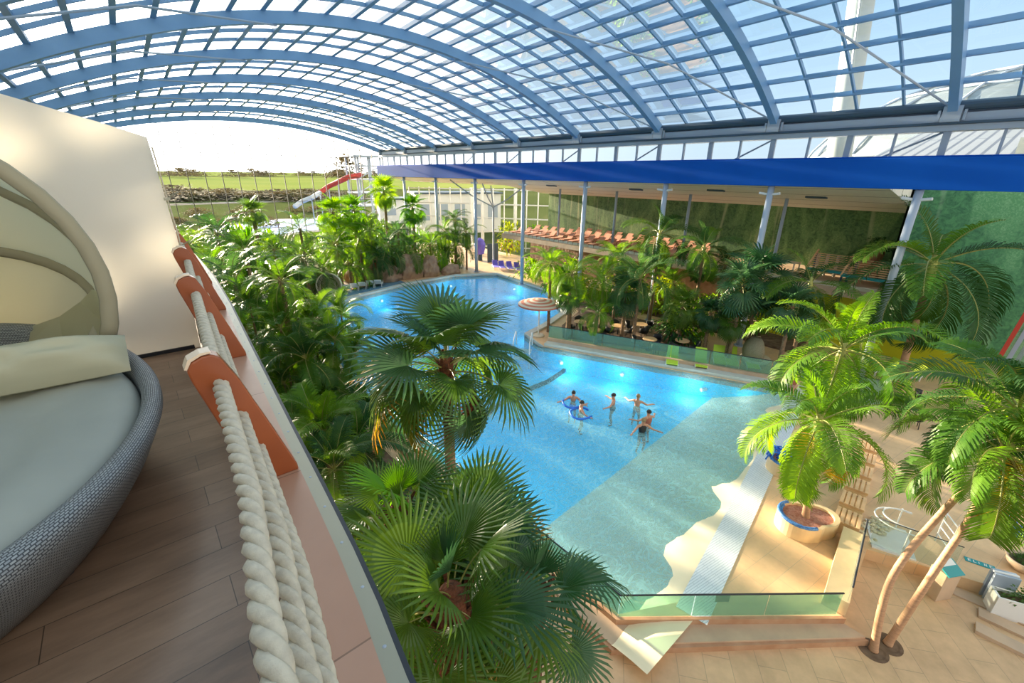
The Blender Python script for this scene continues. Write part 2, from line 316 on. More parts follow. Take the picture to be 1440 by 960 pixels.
class MB:
    def __init__(s): s.v = []; s.f = []; s.m = []; s.age = {}; s.uv = {}; s.cur = 0
    def add(s, vs, fs):
        n = len(s.v); s.v += [tuple(p) for p in vs]
        for f in fs: s.f.append([i+n for i in f]); s.m.append(s.cur)
        return n
    def box(s, c, size, rot=None):
        hx, hy, hz = size[0]/2, size[1]/2, size[2]/2
        vs = [V((x*hx, y*hy, z*hz)) for x in (-1, 1) for y in (-1, 1) for z in (-1, 1)]
        if rot is not None: vs = [rot @ p for p in vs]
        s.add([p+V(c) for p in vs], [(0, 1, 3, 2), (4, 6, 7, 5), (0, 4, 5, 1), (2, 3, 7, 6), (0, 2, 6, 4), (1, 5, 7, 3)])
    def bar(s, a, b, w, h=None, up=(0, 0, 1)):
        a, b = V(a), V(b); h = h or w; d = (b-a); L = d.length
        if L < 1e-6: return
        y = d.normalized(); x = y.cross(V(up))
        if x.length < 1e-4: x = y.cross(V((1, 0, 0)))
        x.normalize(); z = x.cross(y)
        s.box((a+b)/2, (w, L, h), Matrix((x, y, z)).transposed())
    def tube(s, pts, rad, n=8, cap=True, close=False):
        pts = [V(p) for p in pts]
        if not isinstance(rad, (list, tuple)): rad = [rad]*len(pts)
        prev = None; base = len(s.v); N = len(pts); vs = []
        for i, p in enumerate(pts):
            t = (pts[min(i+1, N-1)]-pts[max(i-1, 0)]) if not close else (pts[(i+1) % N]-pts[i-1])
            t.normalize()
            if prev is None:
                a = t.cross(V((0, 0, 1)))
                if a.length < .05: a = t.cross(V((1, 0, 0)))
                a.normalize()
            else:
                a = prev-t*prev.dot(t); a.normalize()
            prev = a; b = t.cross(a)
            for k in range(n):
                an = 2*PI*k/n; vs.append(p+(a*math.cos(an)+b*math.sin(an))*rad[i])
        fs = []
        for i in range(N-1 if not close else N):
            j = (i+1) % N
            for k in range(n): fs.append((i*n+k, i*n+(k+1) % n, j*n+(k+1) % n, j*n+k))
        if cap and not close: fs.append(tuple(range(n-1, -1, -1))); fs.append(tuple(range((N-1)*n, N*n)))
        s.add(vs, fs)
    def lathe(s, prof, n=24, c=(0, 0, 0), cap=True):
        vs = []; c = V(c)
        for r, z in prof:
            for k in range(n): an = 2*PI*k/n; vs.append(c+V((r*math.cos(an), r*math.sin(an), z)))
        fs = []
        for i in range(len(prof)-1):
            for k in range(n): fs.append((i*n+k, i*n+(k+1) % n, (i+1)*n+(k+1) % n, (i+1)*n+k))
        if cap: fs.append(tuple(range(n-1, -1, -1))); fs.append(tuple(range((len(prof)-1)*n, len(prof)*n)))
        s.add(vs, fs)
    def prism(s, poly, z0, z1, holes=()):
        """level polygon (x,y) raised from z0 to z1"""
        loops = [poly]+list(holes); flat = [V((p[0], p[1], 0)) for l in loops for p in l]
        tr = tessellate_polygon([[V((p[0], p[1], 0)) for p in l] for l in loops])
        n = len(flat); vs = [(p.x, p.y, z1) for p in flat]+[(p.x, p.y, z0) for p in flat]
        fs = []
        for t in tr:
            a, b, c_ = (flat[i] for i in t)
            if (b-a).cross(c_-a).z < 0: t = (t[2], t[1], t[0])
            fs.append(tuple(t)); fs.append((t[2]+n, t[1]+n, t[0]+n))
        o = 0
        for l in loops:
            for i in range(len(l)): j = (i+1) % len(l); fs.append((o+i, o+j, o+j+n, o+i+n))
            o += len(l)
        s.add(vs, fs)
    def extrude(s, poly, axis_vec):
        """3-D planar polygon swept by a vector"""
        n = len(poly); a = V(axis_vec); vs = [V(p) for p in poly]+[V(p)+a for p in poly]
        fs = [tuple(range(n)), tuple(range(2*n-1, n-1, -1))]+[(i, (i+1) % n, n+(i+1) % n, n+i) for i in range(n)]
        s.add(vs, fs)
    def ellipsoid(s, c, r, n=12, m=8, rot=None, zmin=-1.):
        vs = []; c = V(c)
        for i in range(m+1):
            ph = -PI/2+PI*i/m; z = max(math.sin(ph), zmin)
            for k in range(n):
                an = 2*PI*k/n; p = V((math.cos(ph)*math.cos(an)*r[0], math.cos(ph)*math.sin(an)*r[1], z*r[2]))
                vs.append(c+(rot @ p if rot else p))
        s.add(vs, [(i*n+k, i*n+(k+1) % n, (i+1)*n+(k+1) % n, (i+1)*n+k) for i in range(m) for k in range(n)])
    def merge(s, other, mtx):
        n = len(s.v); s.v += [tuple(mtx @ V(p)) for p in other.v]
        s.f += [[i+n for i in f] for f in other.f]; s.m += other.m
        for k, a in other.age.items(): s.age[k+n] = a
    def mesh(s, name, mats, smooth=False, recalc=True):
        recalc = recalc and not getattr(s, 'keep', False)
        me = bpy.data.meshes.new(name); me.from_pydata(s.v, [], s.f)
        if not isinstance(mats, (list, tuple)): mats = [mats]
        for m in mats: me.materials.append(m)
        me.polygons.foreach_set('material_index', s.m)
        if recalc:
            bm = bmesh.new(); bm.from_mesh(me); bmesh.ops.recalc_face_normals(bm, faces=bm.faces); bm.to_mesh(me); bm.free()
        if smooth: me.polygons.foreach_set('use_smooth', [True]*len(me.polygons))
        if s.age:
            at = me.attributes.new('age', 'FLOAT', 'POINT'); at.data.foreach_set('value', [s.age.get(i, 0.) for i in range(len(me.vertices))])
        if s.uv:
            uv = me.uv_layers.new(name='UVMap')
            for l in me.loops: uv.data[l.index].uv = s.uv.get(l.vertex_index, (0, 0))
        me.update(); return me
    def build(s, name, mats, parent=None, smooth=False, bevel=0, **tg):
        o = link(name, s.mesh(name, mats, smooth), parent)
        if bevel:
            b = o.modifiers.new('b', 'BEVEL'); b.width = bevel; b.segments = 2; b.limit_method = 'ANGLE'
        return tag(o, **tg)
def S(name, mb, m, parent=None, **k):
    if parent is None: k.setdefault('kind', 'structure')
    return mb.build(name, m, parent, **k)

# ================================================================ THE HALL
BAY = [4.0+7.15*k for k in range(-1, 9)]
XR, XL, XM = 28.5, -3.9, 12.3
END = 61.5
def apex(Y): return 17.5-.045*(Y-25)
def roof(X, Y): a = apex(Y); return a-(a-13.15)*((X-XM)/16.2)**2
# arc stations with equal spacing along the arch
XS = []
L = 0; seg = []
for i in range(1001):
    X = XL+(XR-XL)*i/1000
    if i: L += math.hypot((XR-XL)/1000, roof(X, 20)-roof(X-(XR-XL)/1000, 20))
    seg.append((L, X))
NP = 24
for k in range(NP+1):
    t = L*k/NP; XS.append(min(seg, key=lambda q: abs(q[0]-t))[1])
ceil = empty('ceiling', (0, 0, 0), kind='structure')
def arch_mb(Y, w, d, off=0):
    mb = MB(); vs = []; fs = []; n = 0
    N = 48
    for i in range(N+1):
        X = XL+(XR-XL)*i/N; z = roof(X, Y)-off
        sl = -(apex(Y)-13.15)*2*(X-XM)/16.2**2; nn = V((-sl, 0, 1)).normalized()
        for dy, dd in ((-w/2, 0), (w/2, 0), (w/2, -d), (-w/2, -d)): vs.append(V((X, Y+dy, z))+nn*dd)
    for i in range(N):
        for k in range(4): fs.append((i*4+k, i*4+(k+1) % 4, i*4+4+(k+1) % 4, i*4+4+k))
    fs += [(0, 1, 2, 3), (N*4+3, N*4+2, N*4+1, N*4)]
    mb.add(vs, fs); return mb
for Y in BAY: S('arch', arch_mb(Y, .32, .5, .2), M['steel'], ceil)
for i in range(len(BAY)-1):
    for q in (1, 2, 3): S('glazing_bar', arch_mb(BAY[i]+(BAY[i+1]-BAY[i])*q/4, .09, .16, .03), M['steel'], ceil)
for k, X in enumerate(XS):
    mb = MB(); Y0, Y1 = BAY[0], BAY[-1]; N = 12
    for i in range(N):
        a = Y0+(Y1-Y0)*i/N; b = Y0+(Y1-Y0)*(i+1)/N
        mb.bar((X, a, roof(X, a)-.14), (X, b, roof(X, b)-.14), .2, .2)
    S('purlin', mb, M['steel'], ceil)
mb = MB(); vs = []; NX, NY = 48, 10
for j in range(NY+1):
    for i in range(NX+1):
        X = XL+(XR-XL)*i/NX; Y = BAY[0]+(BAY[-1]-BAY[0])*j/NY; vs.append((X, Y, roof(X, Y)+.02))
mb.add(vs, [(j*(NX+1)+i, j*(NX+1)+i+1, (j+1)*(NX+1)+i+1, (j+1)*(NX+1)+i) for j in range(NY) for i in range(NX)])
S('glazing', mb, M['roof_glass'], ceil)
# crossed tie rods under the glazing
for i in range(1, len(BAY)-2, 1):
    for (xa, xb) in ((XR-.3, 17.2), (XL+.3, 7.2)):
        ya, yb = BAY[i], BAY[i+1]
        mb = MB(); N = 6; pts = []
        mb.tube([(xa, ya, roof(xa, ya)-.5), ((xa+xb)/2, (ya+yb)/2, (roof(xa, ya)+roof(xb, yb))/2-.0), (xb, yb, roof(xb, yb)-.75)], .045, 6)
        S('tie_rod', mb, M['steel_light'], ceil)

# right eaves: gutter, box beam, brackets, clerestory, blue fascia
mb = MB(); y0, y1 = -5, 61.7; c = (y0+y1)/2; Ly = y1-y0
mb.tube([(28.2, y0, 13.0), (28.2, y1, 12.85)], .2, 12)
S('eaves_gutter', mb, M['steel_dark'], label=None)
mb = MB(); mb.box((28.35, c, 12.52), (.5, Ly, .34)); mb.box((28.5, c, 12.12), (.8, Ly, .24))
mb.box((28.75, c, 12.5), (.2, Ly, .9))
eb = S('eaves_beam', mb, M['steel_light'])
for Y in BAY:
    mb = MB(); mb.box((28.08, Y, 12.65), (.35, .62, .62)); mb.box((28.0, Y-.42, 12.6), (.1, .09, .42)); mb.box((28.0, Y+.42, 12.6), (.1, .09, .42))
    S('bracket', mb, M['steel_light'], eb)
mb = MB(); mb.box((28.02, c, 12.3), (.06, Ly, .1)); S('shadow_gap', mb, M['steel_dark'], eb)
cl = empty('window_1', (28.4, 28, 11), kind='structure')
for i in range(-3, 33):
    Y = 4.0+7.15/4*i; thick = .26 if i % 2 == 0 else .1
    if Y > END: break
    mb = MB(); mb.box((0, Y-28, .48), (.14, thick, 1.06)); S('mullion', mb, M['steel_light'], cl)
    if i % 4 == 1:
        mb = MB(); mb.tube([(.35, Y-28-1.6, 1.0), (.35, Y-28+.4, 0)], .05, 6); S('brace', mb, M['steel_light'], cl)
mb = MB(); mb.box((0, c-28, .48), (.02, Ly, 1.06)); S('pane', mb, M['wall_glass'], cl)
mb = MB(); mb.box((27.95, c+.1, 10.26), (.5, Ly-.4, 1.36)); mb.box((28.5, c, 10.98), (.9, Ly, .08))
tag(S('fascia', mb, M['blue_paint'], bevel=.03), label='long royal blue fascia band under the clerestory windows')
# canopy soffit sloping down to the back wall
mb = MB()
mb.extrude([(28.2, 5.4, 9.58), (38.4, 5.4, 7.95), (38.4, 5.4, 10.3), (28.2, 5.4, 10.9)], (0, 34, 0))
S('ceiling_canopy', mb, M['ceil_panel'])
mb = MB(); mb.extrude([(28.2, 39.4, 9.6), (33.2, 39.4, 8.9), (33.2, 39.4, 10.5), (28.2, 39.4, 10.9)], (0, 22, 0)); S('ceiling_walkway', mb, M['ceil_panel'])
for (x, y) in ((31.5, 22), (31, 31), (32, 9.5), (30.5, 15)):
    mb = MB(); mb.box((0, 0, -.04), (.35, 1.1, .1)); o = tag(mb.build('ceiling_light', M['steel_dark']), 'dark recessed light strip in the sloping canopy soffit', 'light', 'light strips in the canopy soffit')
    o.location = (x, y, 9.58-(x-28.2)*.16); o.rotation_euler = (0, R(9), 0)

# walls with the printed forest
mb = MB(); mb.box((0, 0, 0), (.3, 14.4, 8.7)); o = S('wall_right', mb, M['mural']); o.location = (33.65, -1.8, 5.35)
mb = MB(); mb.box((33.45, -1.8, .5), (.5, 14.4, 1.1)); mb.box((32.4, 8.4, 1.7), (.3, 6.0, 3.4)); S('wall_yellow', mb, M['yellow'])
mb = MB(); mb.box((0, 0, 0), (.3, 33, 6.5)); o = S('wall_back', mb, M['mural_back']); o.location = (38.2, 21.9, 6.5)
mb = MB(); mb.box((36, 5.3, 6.5), (5, .2, 6.4)); S('wall_side', mb, M['mural_back'])
mb = MB(); mb.box((35.5, 25, 1.8), (.2, 27, 3.6)); S('wall_under_terrace', mb, M['rock'])
# left wall strip of the hall under the left eaves
mb = MB(); mb.box((-4.0, 28, 12.9), (.5, 68, .8)); mb.box((-3.6, 28, 13.0), (.2, 68, .3)); S('eaves_beam_left', mb, M['steel_dark'])
mb = MB(); mb.box((-4.15, 28, 5.9), (.2, 68, 13.2)); S('wall_left', mb, M['cream'])

# far glass wall
fw = empty('wall_far', (0, END, 0), kind='structure')
X = XL+.2
xs = []
while X < 28.4: xs.append(X); X += 1.62
for X in xs:
    mb = MB(); mb.box((X, 0, roof(X, END)/2-.5), (.07, .14, roof(X, END)-.6)); S('mullion', mb, M['mullion'], fw)
for z in (3.6, 6.6, 9.45, 11.85, 12.8, 13.7, 14.5):
    w = 16.2*math.sqrt(max(0, (apex(END)-z-.3)/(apex(END)-13.15))) if z > 13 else 16.2
    mb = MB(); mb.box((XM, -.05, z), (2*min(w, 16.2), .05, .05)); S('transom', mb, M['mullion'], fw)
mb = MB(); n = 40; vs = []
for i in range(n+1):
    X = XL+(XR-XL)*i/n; vs += [(X, .05, -.36), (X, .05, roof(X, END)-.1)]
mb.add(vs, [(2*i, 2*i+2, 2*i+3, 2*i+1) for i in range(n)]); S('pane', mb, M['wall_glass'], fw)
# white glazed link beyond the canopy
gw = empty('window_2', (0, 54, 0), kind='structure')
pa, pb = V((31.5, 6, 0)), V((44, -12, 0))
for i in range(15):
    t = i/14; p = pa.lerp(pb, t); w = .32 if i in (6, 7, 10) else .12
    mb = MB(); mb.bar((p.x, p.y, 0), (p.x, p.y, 8.3), w, w); S('mullion', mb, M['white_metal'], gw)
for z in (.5, 2.6, 4.4, 6.2, 8.1):
    mb = MB(); mb.bar((pa.x, pa.y, z), (pb.x, pb.y, z), .1, .16); S('transom', mb, M['white_metal'], gw)
mb = MB(); mb.add([(pa.x, pa.y+.05, 0), (pb.x, pb.y+.05, 0), (pb.x, pb.y+.05, 8.2), (pa.x, pa.y+.05, 8.2)], [(0, 1, 2, 3)]); S('pane', mb, M['wall_glass'], gw)

# ---------------------------------------------------------------- columns
col_top = [(1292, 272), (1085, 263), (937, 258), (824, 254), (736.5, 253), (668, 253), (612.5, 251), (568, 250)]
col_names = ['beside the forest mural', 'in front of the terrace tables', 'behind the tall arching palm', 'beside the brown loungers', 'at the right corner of the upper pool', 'at the far corner of the upper pool', 'among the far palms', 'farthest, beside the fan palms']
for (px, py), nm in zip(col_top, col_names):
    p = at_x(px, py, 28.0); Y = p.y
    r = empty('column', (28.0, Y, 0), 0, 'pale blue round steel column '+nm, 'column', 'columns under the blue fascia')
    mb = MB(); mb.lathe([(.17, .06), (.17, 9.6)], 16); mb.build('shaft', M['column'], r, smooth=True)
    mb = MB(); mb.lathe([(.3, 0), (.3, .06)], 16); mb.build('base_plate', M['steel_light'], r)
    mb = MB(); mb.tube([(-.12, -.55, 9.2), (0, 0, 9.12), (-.12, .55, 9.2)], .07, 8); mb.build('bracket', M['white_metal'], r)
for (px, py), nm in zip([(1107, 279), (972, 270), (868, 266), (788, 264)], ['behind the terrace tables', 'in front of the yellow green mural', 'between the brown loungers', 'at the far end of the brown loungers']):
    p = at_x(px, py, 33.0)
    r = empty('column', (33.0, p.y, 3.92), 0, 'slim grey column standing on the terrace '+nm, 'column', 'slim columns on the terrace')
    mb = MB(); mb.lathe([(.11, .04), (.11, 4.85)], 12); mb.build('shaft', M['steel_light'], r, smooth=True)
    mb = MB(); mb.lathe([(.2, 0), (.2, .05)], 12); mb.build('base_plate', M['steel_light'], r)
# forked strut under the far canopy
r = empty('forked_strut', (31.5, 40.5, 0), 0, 'forked grey strut with spread arms under the far canopy', 'strut')
mb = MB(); mb.tube([(0, 0, 0), (0, 0, 6.6)], .1, 8); mb.build('post', M['steel_light'], r)
for dx, dy, dz in ((-3, 4, 2.8), (.9, 1.6, 2.2), (1.4, -3, 2.), (-2.6, -1.5, 2.5)):
    mb = MB(); mb.tube([(0, 0, 6.6), (dx*.5, dy*.5, 6.6+dz*.42), (dx, dy, 6.6+dz)], .07, 6); mb.build('arm', M['steel_light'], r)

# ================================================================ GROUND, DECK, POOL
# pool outline, clockwise from the near left fence corner; the strip edge is the beach side
POOL = [(7.05, 4.15), (8.55, 3.35), (15, 4.25), (23.6, 5.75), (23.2, 7.0), (22.0, 9.7), (20.3, 13.4), (18.75, 16.9), (18.0, 18.6), (18.6, 20.6), (21.0, 21.3), (24.3, 22.6), (28.1, 28.4), (28.9, 36.6), (25, 38.6), (19.5, 38.2), (13, 36.5), (9.5, 33), (8.2, 28), (7.1, 22), (6.8, 16), (7.0, 9)]
DECK = [(6.9, 4.1), (11.15, .6), (14.25, .8), (15.6, -2.3), (17.5, -8), (34, -8), (34, 61), (6.2, 61), (6.3, 30), (6.5, 17), (6.75, 9)]
mb = MB(); mb.prism(DECK, -.36, 0, [POOL]); S('floor', mb, M['deck'])
mb = MB(); mb.prism([(-4.6, -16), (40, -16), (40, 61.4), (-4.6, 61.4)], -.46, -.36, [DECK]); S('floor_concourse', mb, M['ground'])
def line_y(x): return 7.55+.075*x
def depth(x, y):
    s = 3.25+.155*(x-8)
    yb = line_y(x)
    if y < s: return -.02
    t = min(1, (y-s)/(yb-s))
    w = .05*math.sin(x*1.7+y*.6)+.04*math.sin(x*.7-1.3*y)+.03*math.sin(x*3.1+2*y)
    if y < yb: return -.02-1.2*t**1.15+w*min(1, t*4)*(1-t)*2
    return -1.22-.25*min(1, (y-yb)/9)
mb = MB(); vs = []; fs = []; st = .4; NX = 60; NY = 94
for j in range(NY+1):
    for i in range(NX+1):
        x, y = 6.4+i*st, 2.9+j*st; vs.append((x, y, min(depth(x, y), -.02)))
for j in range(NY):
    for i in range(NX): fs.append((j*(NX+1)+i, j*(NX+1)+i+1, (j+1)*(NX+1)+i+1, (j+1)*(NX+1)+i))
mb.add(vs, fs); S('pool_floor', mb, M['pool'], smooth=True)
mb = MB(); n = len(POOL)
for i in range(n):
    a, b = POOL[i], POOL[(i+1) % n]
    if i in (1, 2): continue
    mb.add([(a[0], a[1], -.02), (b[0], b[1], -.02), (b[0], b[1], -1.6), (a[0], a[1], -1.6)], [(0, 1, 2, 3)])
M['pool_side'] = mat('pool_side_tile', (.06, .6, .9), .5)
S('pool_wall', mb, M['pool_side'])
# water surface
mb = MB(); tr = tessellate_polygon([[V((p[0], p[1], 0)) for p in POOL]])
mb.keep = True
flat = [V((p[0], p[1], 0)) for p in POOL]
mb.add([(p[0], p[1], -.13) for p in POOL], [tuple(t) if (flat[t[1]]-flat[t[0]]).cross(flat[t[2]]-flat[t[0]]).z > 0 else (t[2], t[1], t[0]) for t in tr])
w = S('water', mb, M['water'])
# overflow grate strip along the beach
mb = MB(); a, b = V((8.45, 2.62, 0)), V((23.9, 5.35, 0)); d = (b-a).normalized(); nrm = V((-d.y, d.x, 0))
mb.prism([tuple(a)[:2], tuple(b)[:2], tuple(b+nrm*.75)[:2], tuple(a+nrm*.75)[:2]], 0, .012); S('overflow_strip', mb, M['grate'])
# underwater lamps: faint ones at the right edge, others added to brighten the pool
for k_, (x, y) in enumerate([(20.0, 13.6), (21.8, 9.7), (18.5, 17.0), (7.3, 10), (7.1, 14.5), (7.4, 20), (28.3, 33), (24, 38.0), (27, 27.5), (21.5, 21.9), (9.8, 32.5), (16, 37), (23, 7.2)]):
    r_ = empty('underwater_fill_lamp', (x, y, -.8), 0, 'round lit underwater lamp in the pool wall, one of a set mostly added to brighten the water', 'lamp', 'underwater lamps of the pool')
    c_ = V((16, 24 if y > 20 else 12, 0))-V((x, y, 0)); c_.normalize()
    mb = MB(); q_ = c_.to_track_quat('Z', 'Y').to_matrix(); mb.tube([V((0, 0, 0))-c_*.3, c_*.02], .11, 14); mb.build('housing', M['white_metal'], r_)
    ld = bpy.data.lights.new('pool_fill_light', 'POINT'); ld.energy = 34; ld.color = (.75, .95, 1); ld.shadow_soft_size = .45
    lo = bpy.data.objects.new('pool_fill_light', ld); col.objects.link(lo); lo.parent = r_; lo.location = c_*.75
# dark lane marking along the pool floor
mb = MB(); pts = [at_z(*q, -1.25) for q in ((806, 500), (802, 512), (790, 522), (770, 535), (748, 544), (725, 552), (690, 574), (660, 598), (600, 635))]
for i in range(len(pts)-1): mb.bar((pts[i].x, pts[i].y, -1.32), (pts[i+1].x, pts[i+1].y, -1.32), .17, .2)
S('pool_lane_line', mb, M['trim_dark'])

# raised kerb ledge around the near corner
def offset_path(path, d):
    out = []
    for i, p in enumerate(path):
        a = V(path[max(i-1, 0)]); b = V(path[min(i+1, len(path)-1)]); t = (b-a).normalized(); out.append((p[0]+t.y*d, p[1]-t.x*d))
    return out
KP = [(6.75, 9), (6.9, 4.1), (11.15, .6)]
inner = [(6.62, 17), (6.8, 9), (6.95, 4.12), (11.2, .62)]
def off2(path, d):
    res = []
    for i in range(len(path)):
        p = V(path[i]); ns = []
        for a, b in ((i-1, i), (i, i+1)):
            if a < 0 or b >= len(path): continue
            t = (V(path[b])-V(path[a])).normalized(); ns.append(V((t.y, -t.x)))
        nn = sum(ns, V((0, 0))); nn.normalize(); res.append(tuple(p-nn*d/ max(.5, nn.dot(ns[0]))))
    return res
outer = [(6.3, 17), (6.35, 9), (6.4, 3.85), (11.2, .1)]
mb = MB(); mb.prism(inner+outer[::-1], -.36, -.14); S('kerb_ledge', mb, M['stone'])
mb = MB(); o2 = [(6.24, 17), (6.29, 9), (6.33, 3.78), (11.2, .02)]; mb.prism(outer+o2[::-1], -.36, -.19); S('kerb_edge', mb, M['stone_front'])
mb = MB(); o3 = [(6.54, 17), (6.72, 9), (6.87, 4.08), (11.2, .53)]; mb.prism(inner+o3[::-1], -.14, .03); S('kerb_upstand', mb, M['stone_front'])

def glass_fence(name, pts, h, label, z0=0., gm='fence_glass', npan=1, rail=.022, group=None):
    a0 = V(pts[0]); r = empty(name, (a0.x, a0.y, z0), 0, label, 'glass fence', group)
    P = [V((p[0]-a0.x, p[1]-a0.y, 0)) for p in pts]
    mb = MB(); mb.tube([p+V((0, 0, h)) for p in P], rail, 8); mb.build('top_rail', M['trim_dark'], r, smooth=True)
    for i in range(len(P)-1):
        a, b = P[i], P[i+1]; L = (b-a).length; n = max(1, round(L/npan)); d = (b-a)/n
        for k in range(n):
            u = a+d*k+d.normalized()*.015; v = a+d*(k+1)-d.normalized()*.015
            mb = MB(); mb.bar(u+V((0, 0, (h-.01)/2+.02)), v+V((0, 0, (h-.01)/2+.02)), .014, h-.03); mb.build('glass_panel', M[gm], r)
    return r
glass_fence('glass_fence', [(6.6, 16.5), (6.82, 9), (6.95, 4.1), (11.12, .72)], .72, 'low green glass fence around the near corner of the shallow beach', .03, npan=1.55)
# sign on that fence
p = V((6.95, 4.1, 0)).lerp(V((11.12, .72, 0)), .46); d = (V((11.12, .72, 0))-V((6.95, 4.1, 0))).normalized()
mb = MB(); mb.bar(V((0, 0, 0))-d*.17, d*.17, .01, .22); o = tag(mb.build('small_sign', M['teal']), 'small blank green sign fixed to the near glass fence', 'sign'); o.location = p+V((0, 0, .6))-V((-d.y, d.x, 0))*-.02
# far side of the shallow end: coping and tall glass fence
CP = [(18.2, 18.3), (18.85, 16.9), (20.4, 13.4), (22.1, 9.7), (23.3, 7.0), (24.2, 4.6), (24.9, 2.6)]
mb = MB(); cp2 = [(x+.55, y+.22) for x, y in CP]; mb.prism(CP+cp2[::-1], 0, .18); S('pool_coping', mb, M['coping'])
mb = MB(); cpa = [(x+.5, y+.2) for x, y in CP]; cpb = [(x+.75, y+.3) for x, y in CP]; mb.prism(cpa+cpb[::-1], 0, .36); S('pool_upstand', mb, M['stone'])
glass_fence('glass_fence', [(x+.62, y+.25) for x, y in CP], .8, 'green tinted glass fence along the far right edge of the shallow basin', .36, npan=1.7, gm='fence_glass')
# kerb around the upper pool
UP = [POOL[i] for i in (8, 9, 10, 11, 12, 13, 14, 15, 16, 17)]
mb = MB(); cx, cy = 19, 29
up2 = []
for (x, y) in UP:
    d = V((x-cx, y-cy)).normalized()*.5; up2.append((x+d.x, y+d.y))
mb.prism(UP+up2[::-1], 0, .14); S('pool_coping_far', mb, M['coping'])
# pale shallow channel by the far left corner of the upper pool
mb = MB(); mb.prism([(9.2, 33.4), (13.2, 37), (19.5, 38.8), (19.3, 40.6), (12.4, 38.9), (8.2, 34.8)], 0, .03); S('channel_water', mb, M['water'])
mb = MB(); mb.prism([(9.1, 33.3), (13.2, 36.9), (19.6, 38.7), (19.4, 40.7), (12.3, 39.0), (8.0, 34.8)], 0, .012); S('channel_floor', mb, M['blue_tile'])

# planting beds
for poly in ([(.8, 5.6), (5.7, 5.6), (5.9, 28), (6.0, 60), (-3.8, 60), (-3.8, 5.6)],):
    mb = MB(); mb.prism(poly, -.36, -.22); S('planting_bed', mb, M['soil'])
for poly in ([(24.2, 11.5), (27.4, 12.8), (27.6, 25), (25.4, 21.8), (21.8, 20.2), (20.2, 18.6)], [(29.2, 8), (31.8, 8), (31.8, 30), (29.2, 30)], [(13, 41.2), (27, 41.2), (27.4, 58), (8, 58), (7, 36.5), (10, 38.5)]):
    mb = MB(); mb.prism(poly, .0, .12); S('planting_bed', mb, M['soil'])

# ---------------------------------------------------------------- bench wall with slatted benches
wall_a, wall_b = V((11.25, .82, 0)), V((14.2, 1.2, 0))
d = (wall_b-wall_a).normalized(); nr = V((-d.y, d.x, 0))
mb = MB()
poly = [wall_a-nr*.25, wall_b-nr*.25, wall_b+nr*.25, wall_a+nr*.25]
mb.prism([(q.x, q.y) for q in poly], -.36, .42); S('low_wall', mb, M['planter'])
g = glass_fence('glass_fence', [tuple(wall_a-nr*.2)[:2], tuple(wall_a-nr*.2+d*3.0)[:2]], .5, 'clear glass screen on the low sandstone wall by the ramp', .42, gm='clear_glass')
def make_bench():
    r = empty('slatted_bench')
    mb = MB(); mb.box((-.3, 0, .2), (.06, .6, .4)); mb.build('leg', M['planter'], r)
    mb = MB(); mb.box((.3, 0, .2), (.06, .6, .4)); mb.build('leg', M['planter'], r)
    for i in range(5):
        mb = MB(); mb.box((0, -.27+.135*i, .425), (.78, .095, .045)); mb.build('slat', M['bench_wood'], r, bevel=.008)
    
    for x in (-.36, .36): mb = MB(); mb.box((x, 0, .39), (.05, .64, .06)); mb.build('frame', M['bench_wood'], r)
    return r
b0 = make_bench()
bl = ['nearest the ramp screen', 'second along the low wall from the glass fence', 'third along the low wall, beside the planter', 'fourth along the low wall', 'fifth along the low wall, under the palm fronds', 'last, at the far end of the low wall']
for i, (s_, t_) in enumerate(zip((3.5, 4.55, 5.6, 6.65, 7.7, 8.75), bl)):
    o = b0 if i == 0 else copy_tree(b0); p = wall_a+d*s_+nr*.2
    o.location = p; o.rotation_euler = (0, 0, math.atan2(d.y, d.x)); tag(o, 'pale slatted timber bench '+t_, 'bench', 'slatted benches along the low wall')

# round planters on the deck
def kidney_planter(c, r0, ang, label, tail=True):
    root = empty('planter', (c[0], c[1], 0), ang, label, 'planter')
    poly = []
    for k in range(36):
        a = 2*PI*k/36; rr = r0
        if tail:
            x = math.cos(a)
            if x > .2: rr = r0*(1+.75*((x-.2)/.8)**1.5)
        poly.append((rr*math.cos(a), rr*math.sin(a)*(1 if not tail else (.95 if math.cos(a) < .4 else .8))))
    innr = [(x*.86, y*.84) for x, y in poly]
    mb = MB(); mb.prism(poly, 0, .5, [innr[::-1]]); mb.build('wall', M['planter'], root, bevel=.02)
    mb = MB(); mb.prism([(x*.87, y*.85) for x, y in poly], .3, .42); mb.build('soil', M['gravel'], root)
    mb = MB(); arc = [(r0*.93*math.cos(a), r0*.9*math.sin(a), .5) for a in [R(95+i*8) for i in range(24)]]
    mb.tube(arc, .05, 8); mb.tube([(p[0]*.88, p[1]*.88, .49) for p in arc[3:-5]], .035, 8); mb.build('mosaic_rim', M['blue_tile'], root, smooth=True)
    return root
kidney_planter((13.6, 2.4), .64, R(-38), 'kidney shaped sand planter with blue mosaic rim around a palm trunk')
kidney_planter((16.35, 3.75), .62, R(20), 'round sand planter heaped with blue foam noodles beside the white strip', tail=False)
r = empty('foam_noodles', (16.35, 3.75, .46), 0, 'heap of bright blue foam noodles lying in the round planter', 'pool noodles', kind='stuff')
mb = MB(); rnd = random.Random(3)
for i in range(34):
    a = rnd.uniform(0, 6.28); rr = rnd.uniform(.1, .45); x, y = rr*math.cos(a), rr*math.sin(a); b_ = rnd.uniform(0, 6.28); pts = []
    for k in range(7): t = k/6-.5; pts.append((x+math.cos(b_)*t*.8, y+math.sin(b_)*t*.8+.15*math.sin(3*t+i), .06+.35*rnd.random()*.3+.32*(1-4*t*t)*rnd.uniform(.6, 1.)))
    mb.tube(pts, .03, 6)
mb.build('noodle', M['bright_blue'], r, smooth=True)

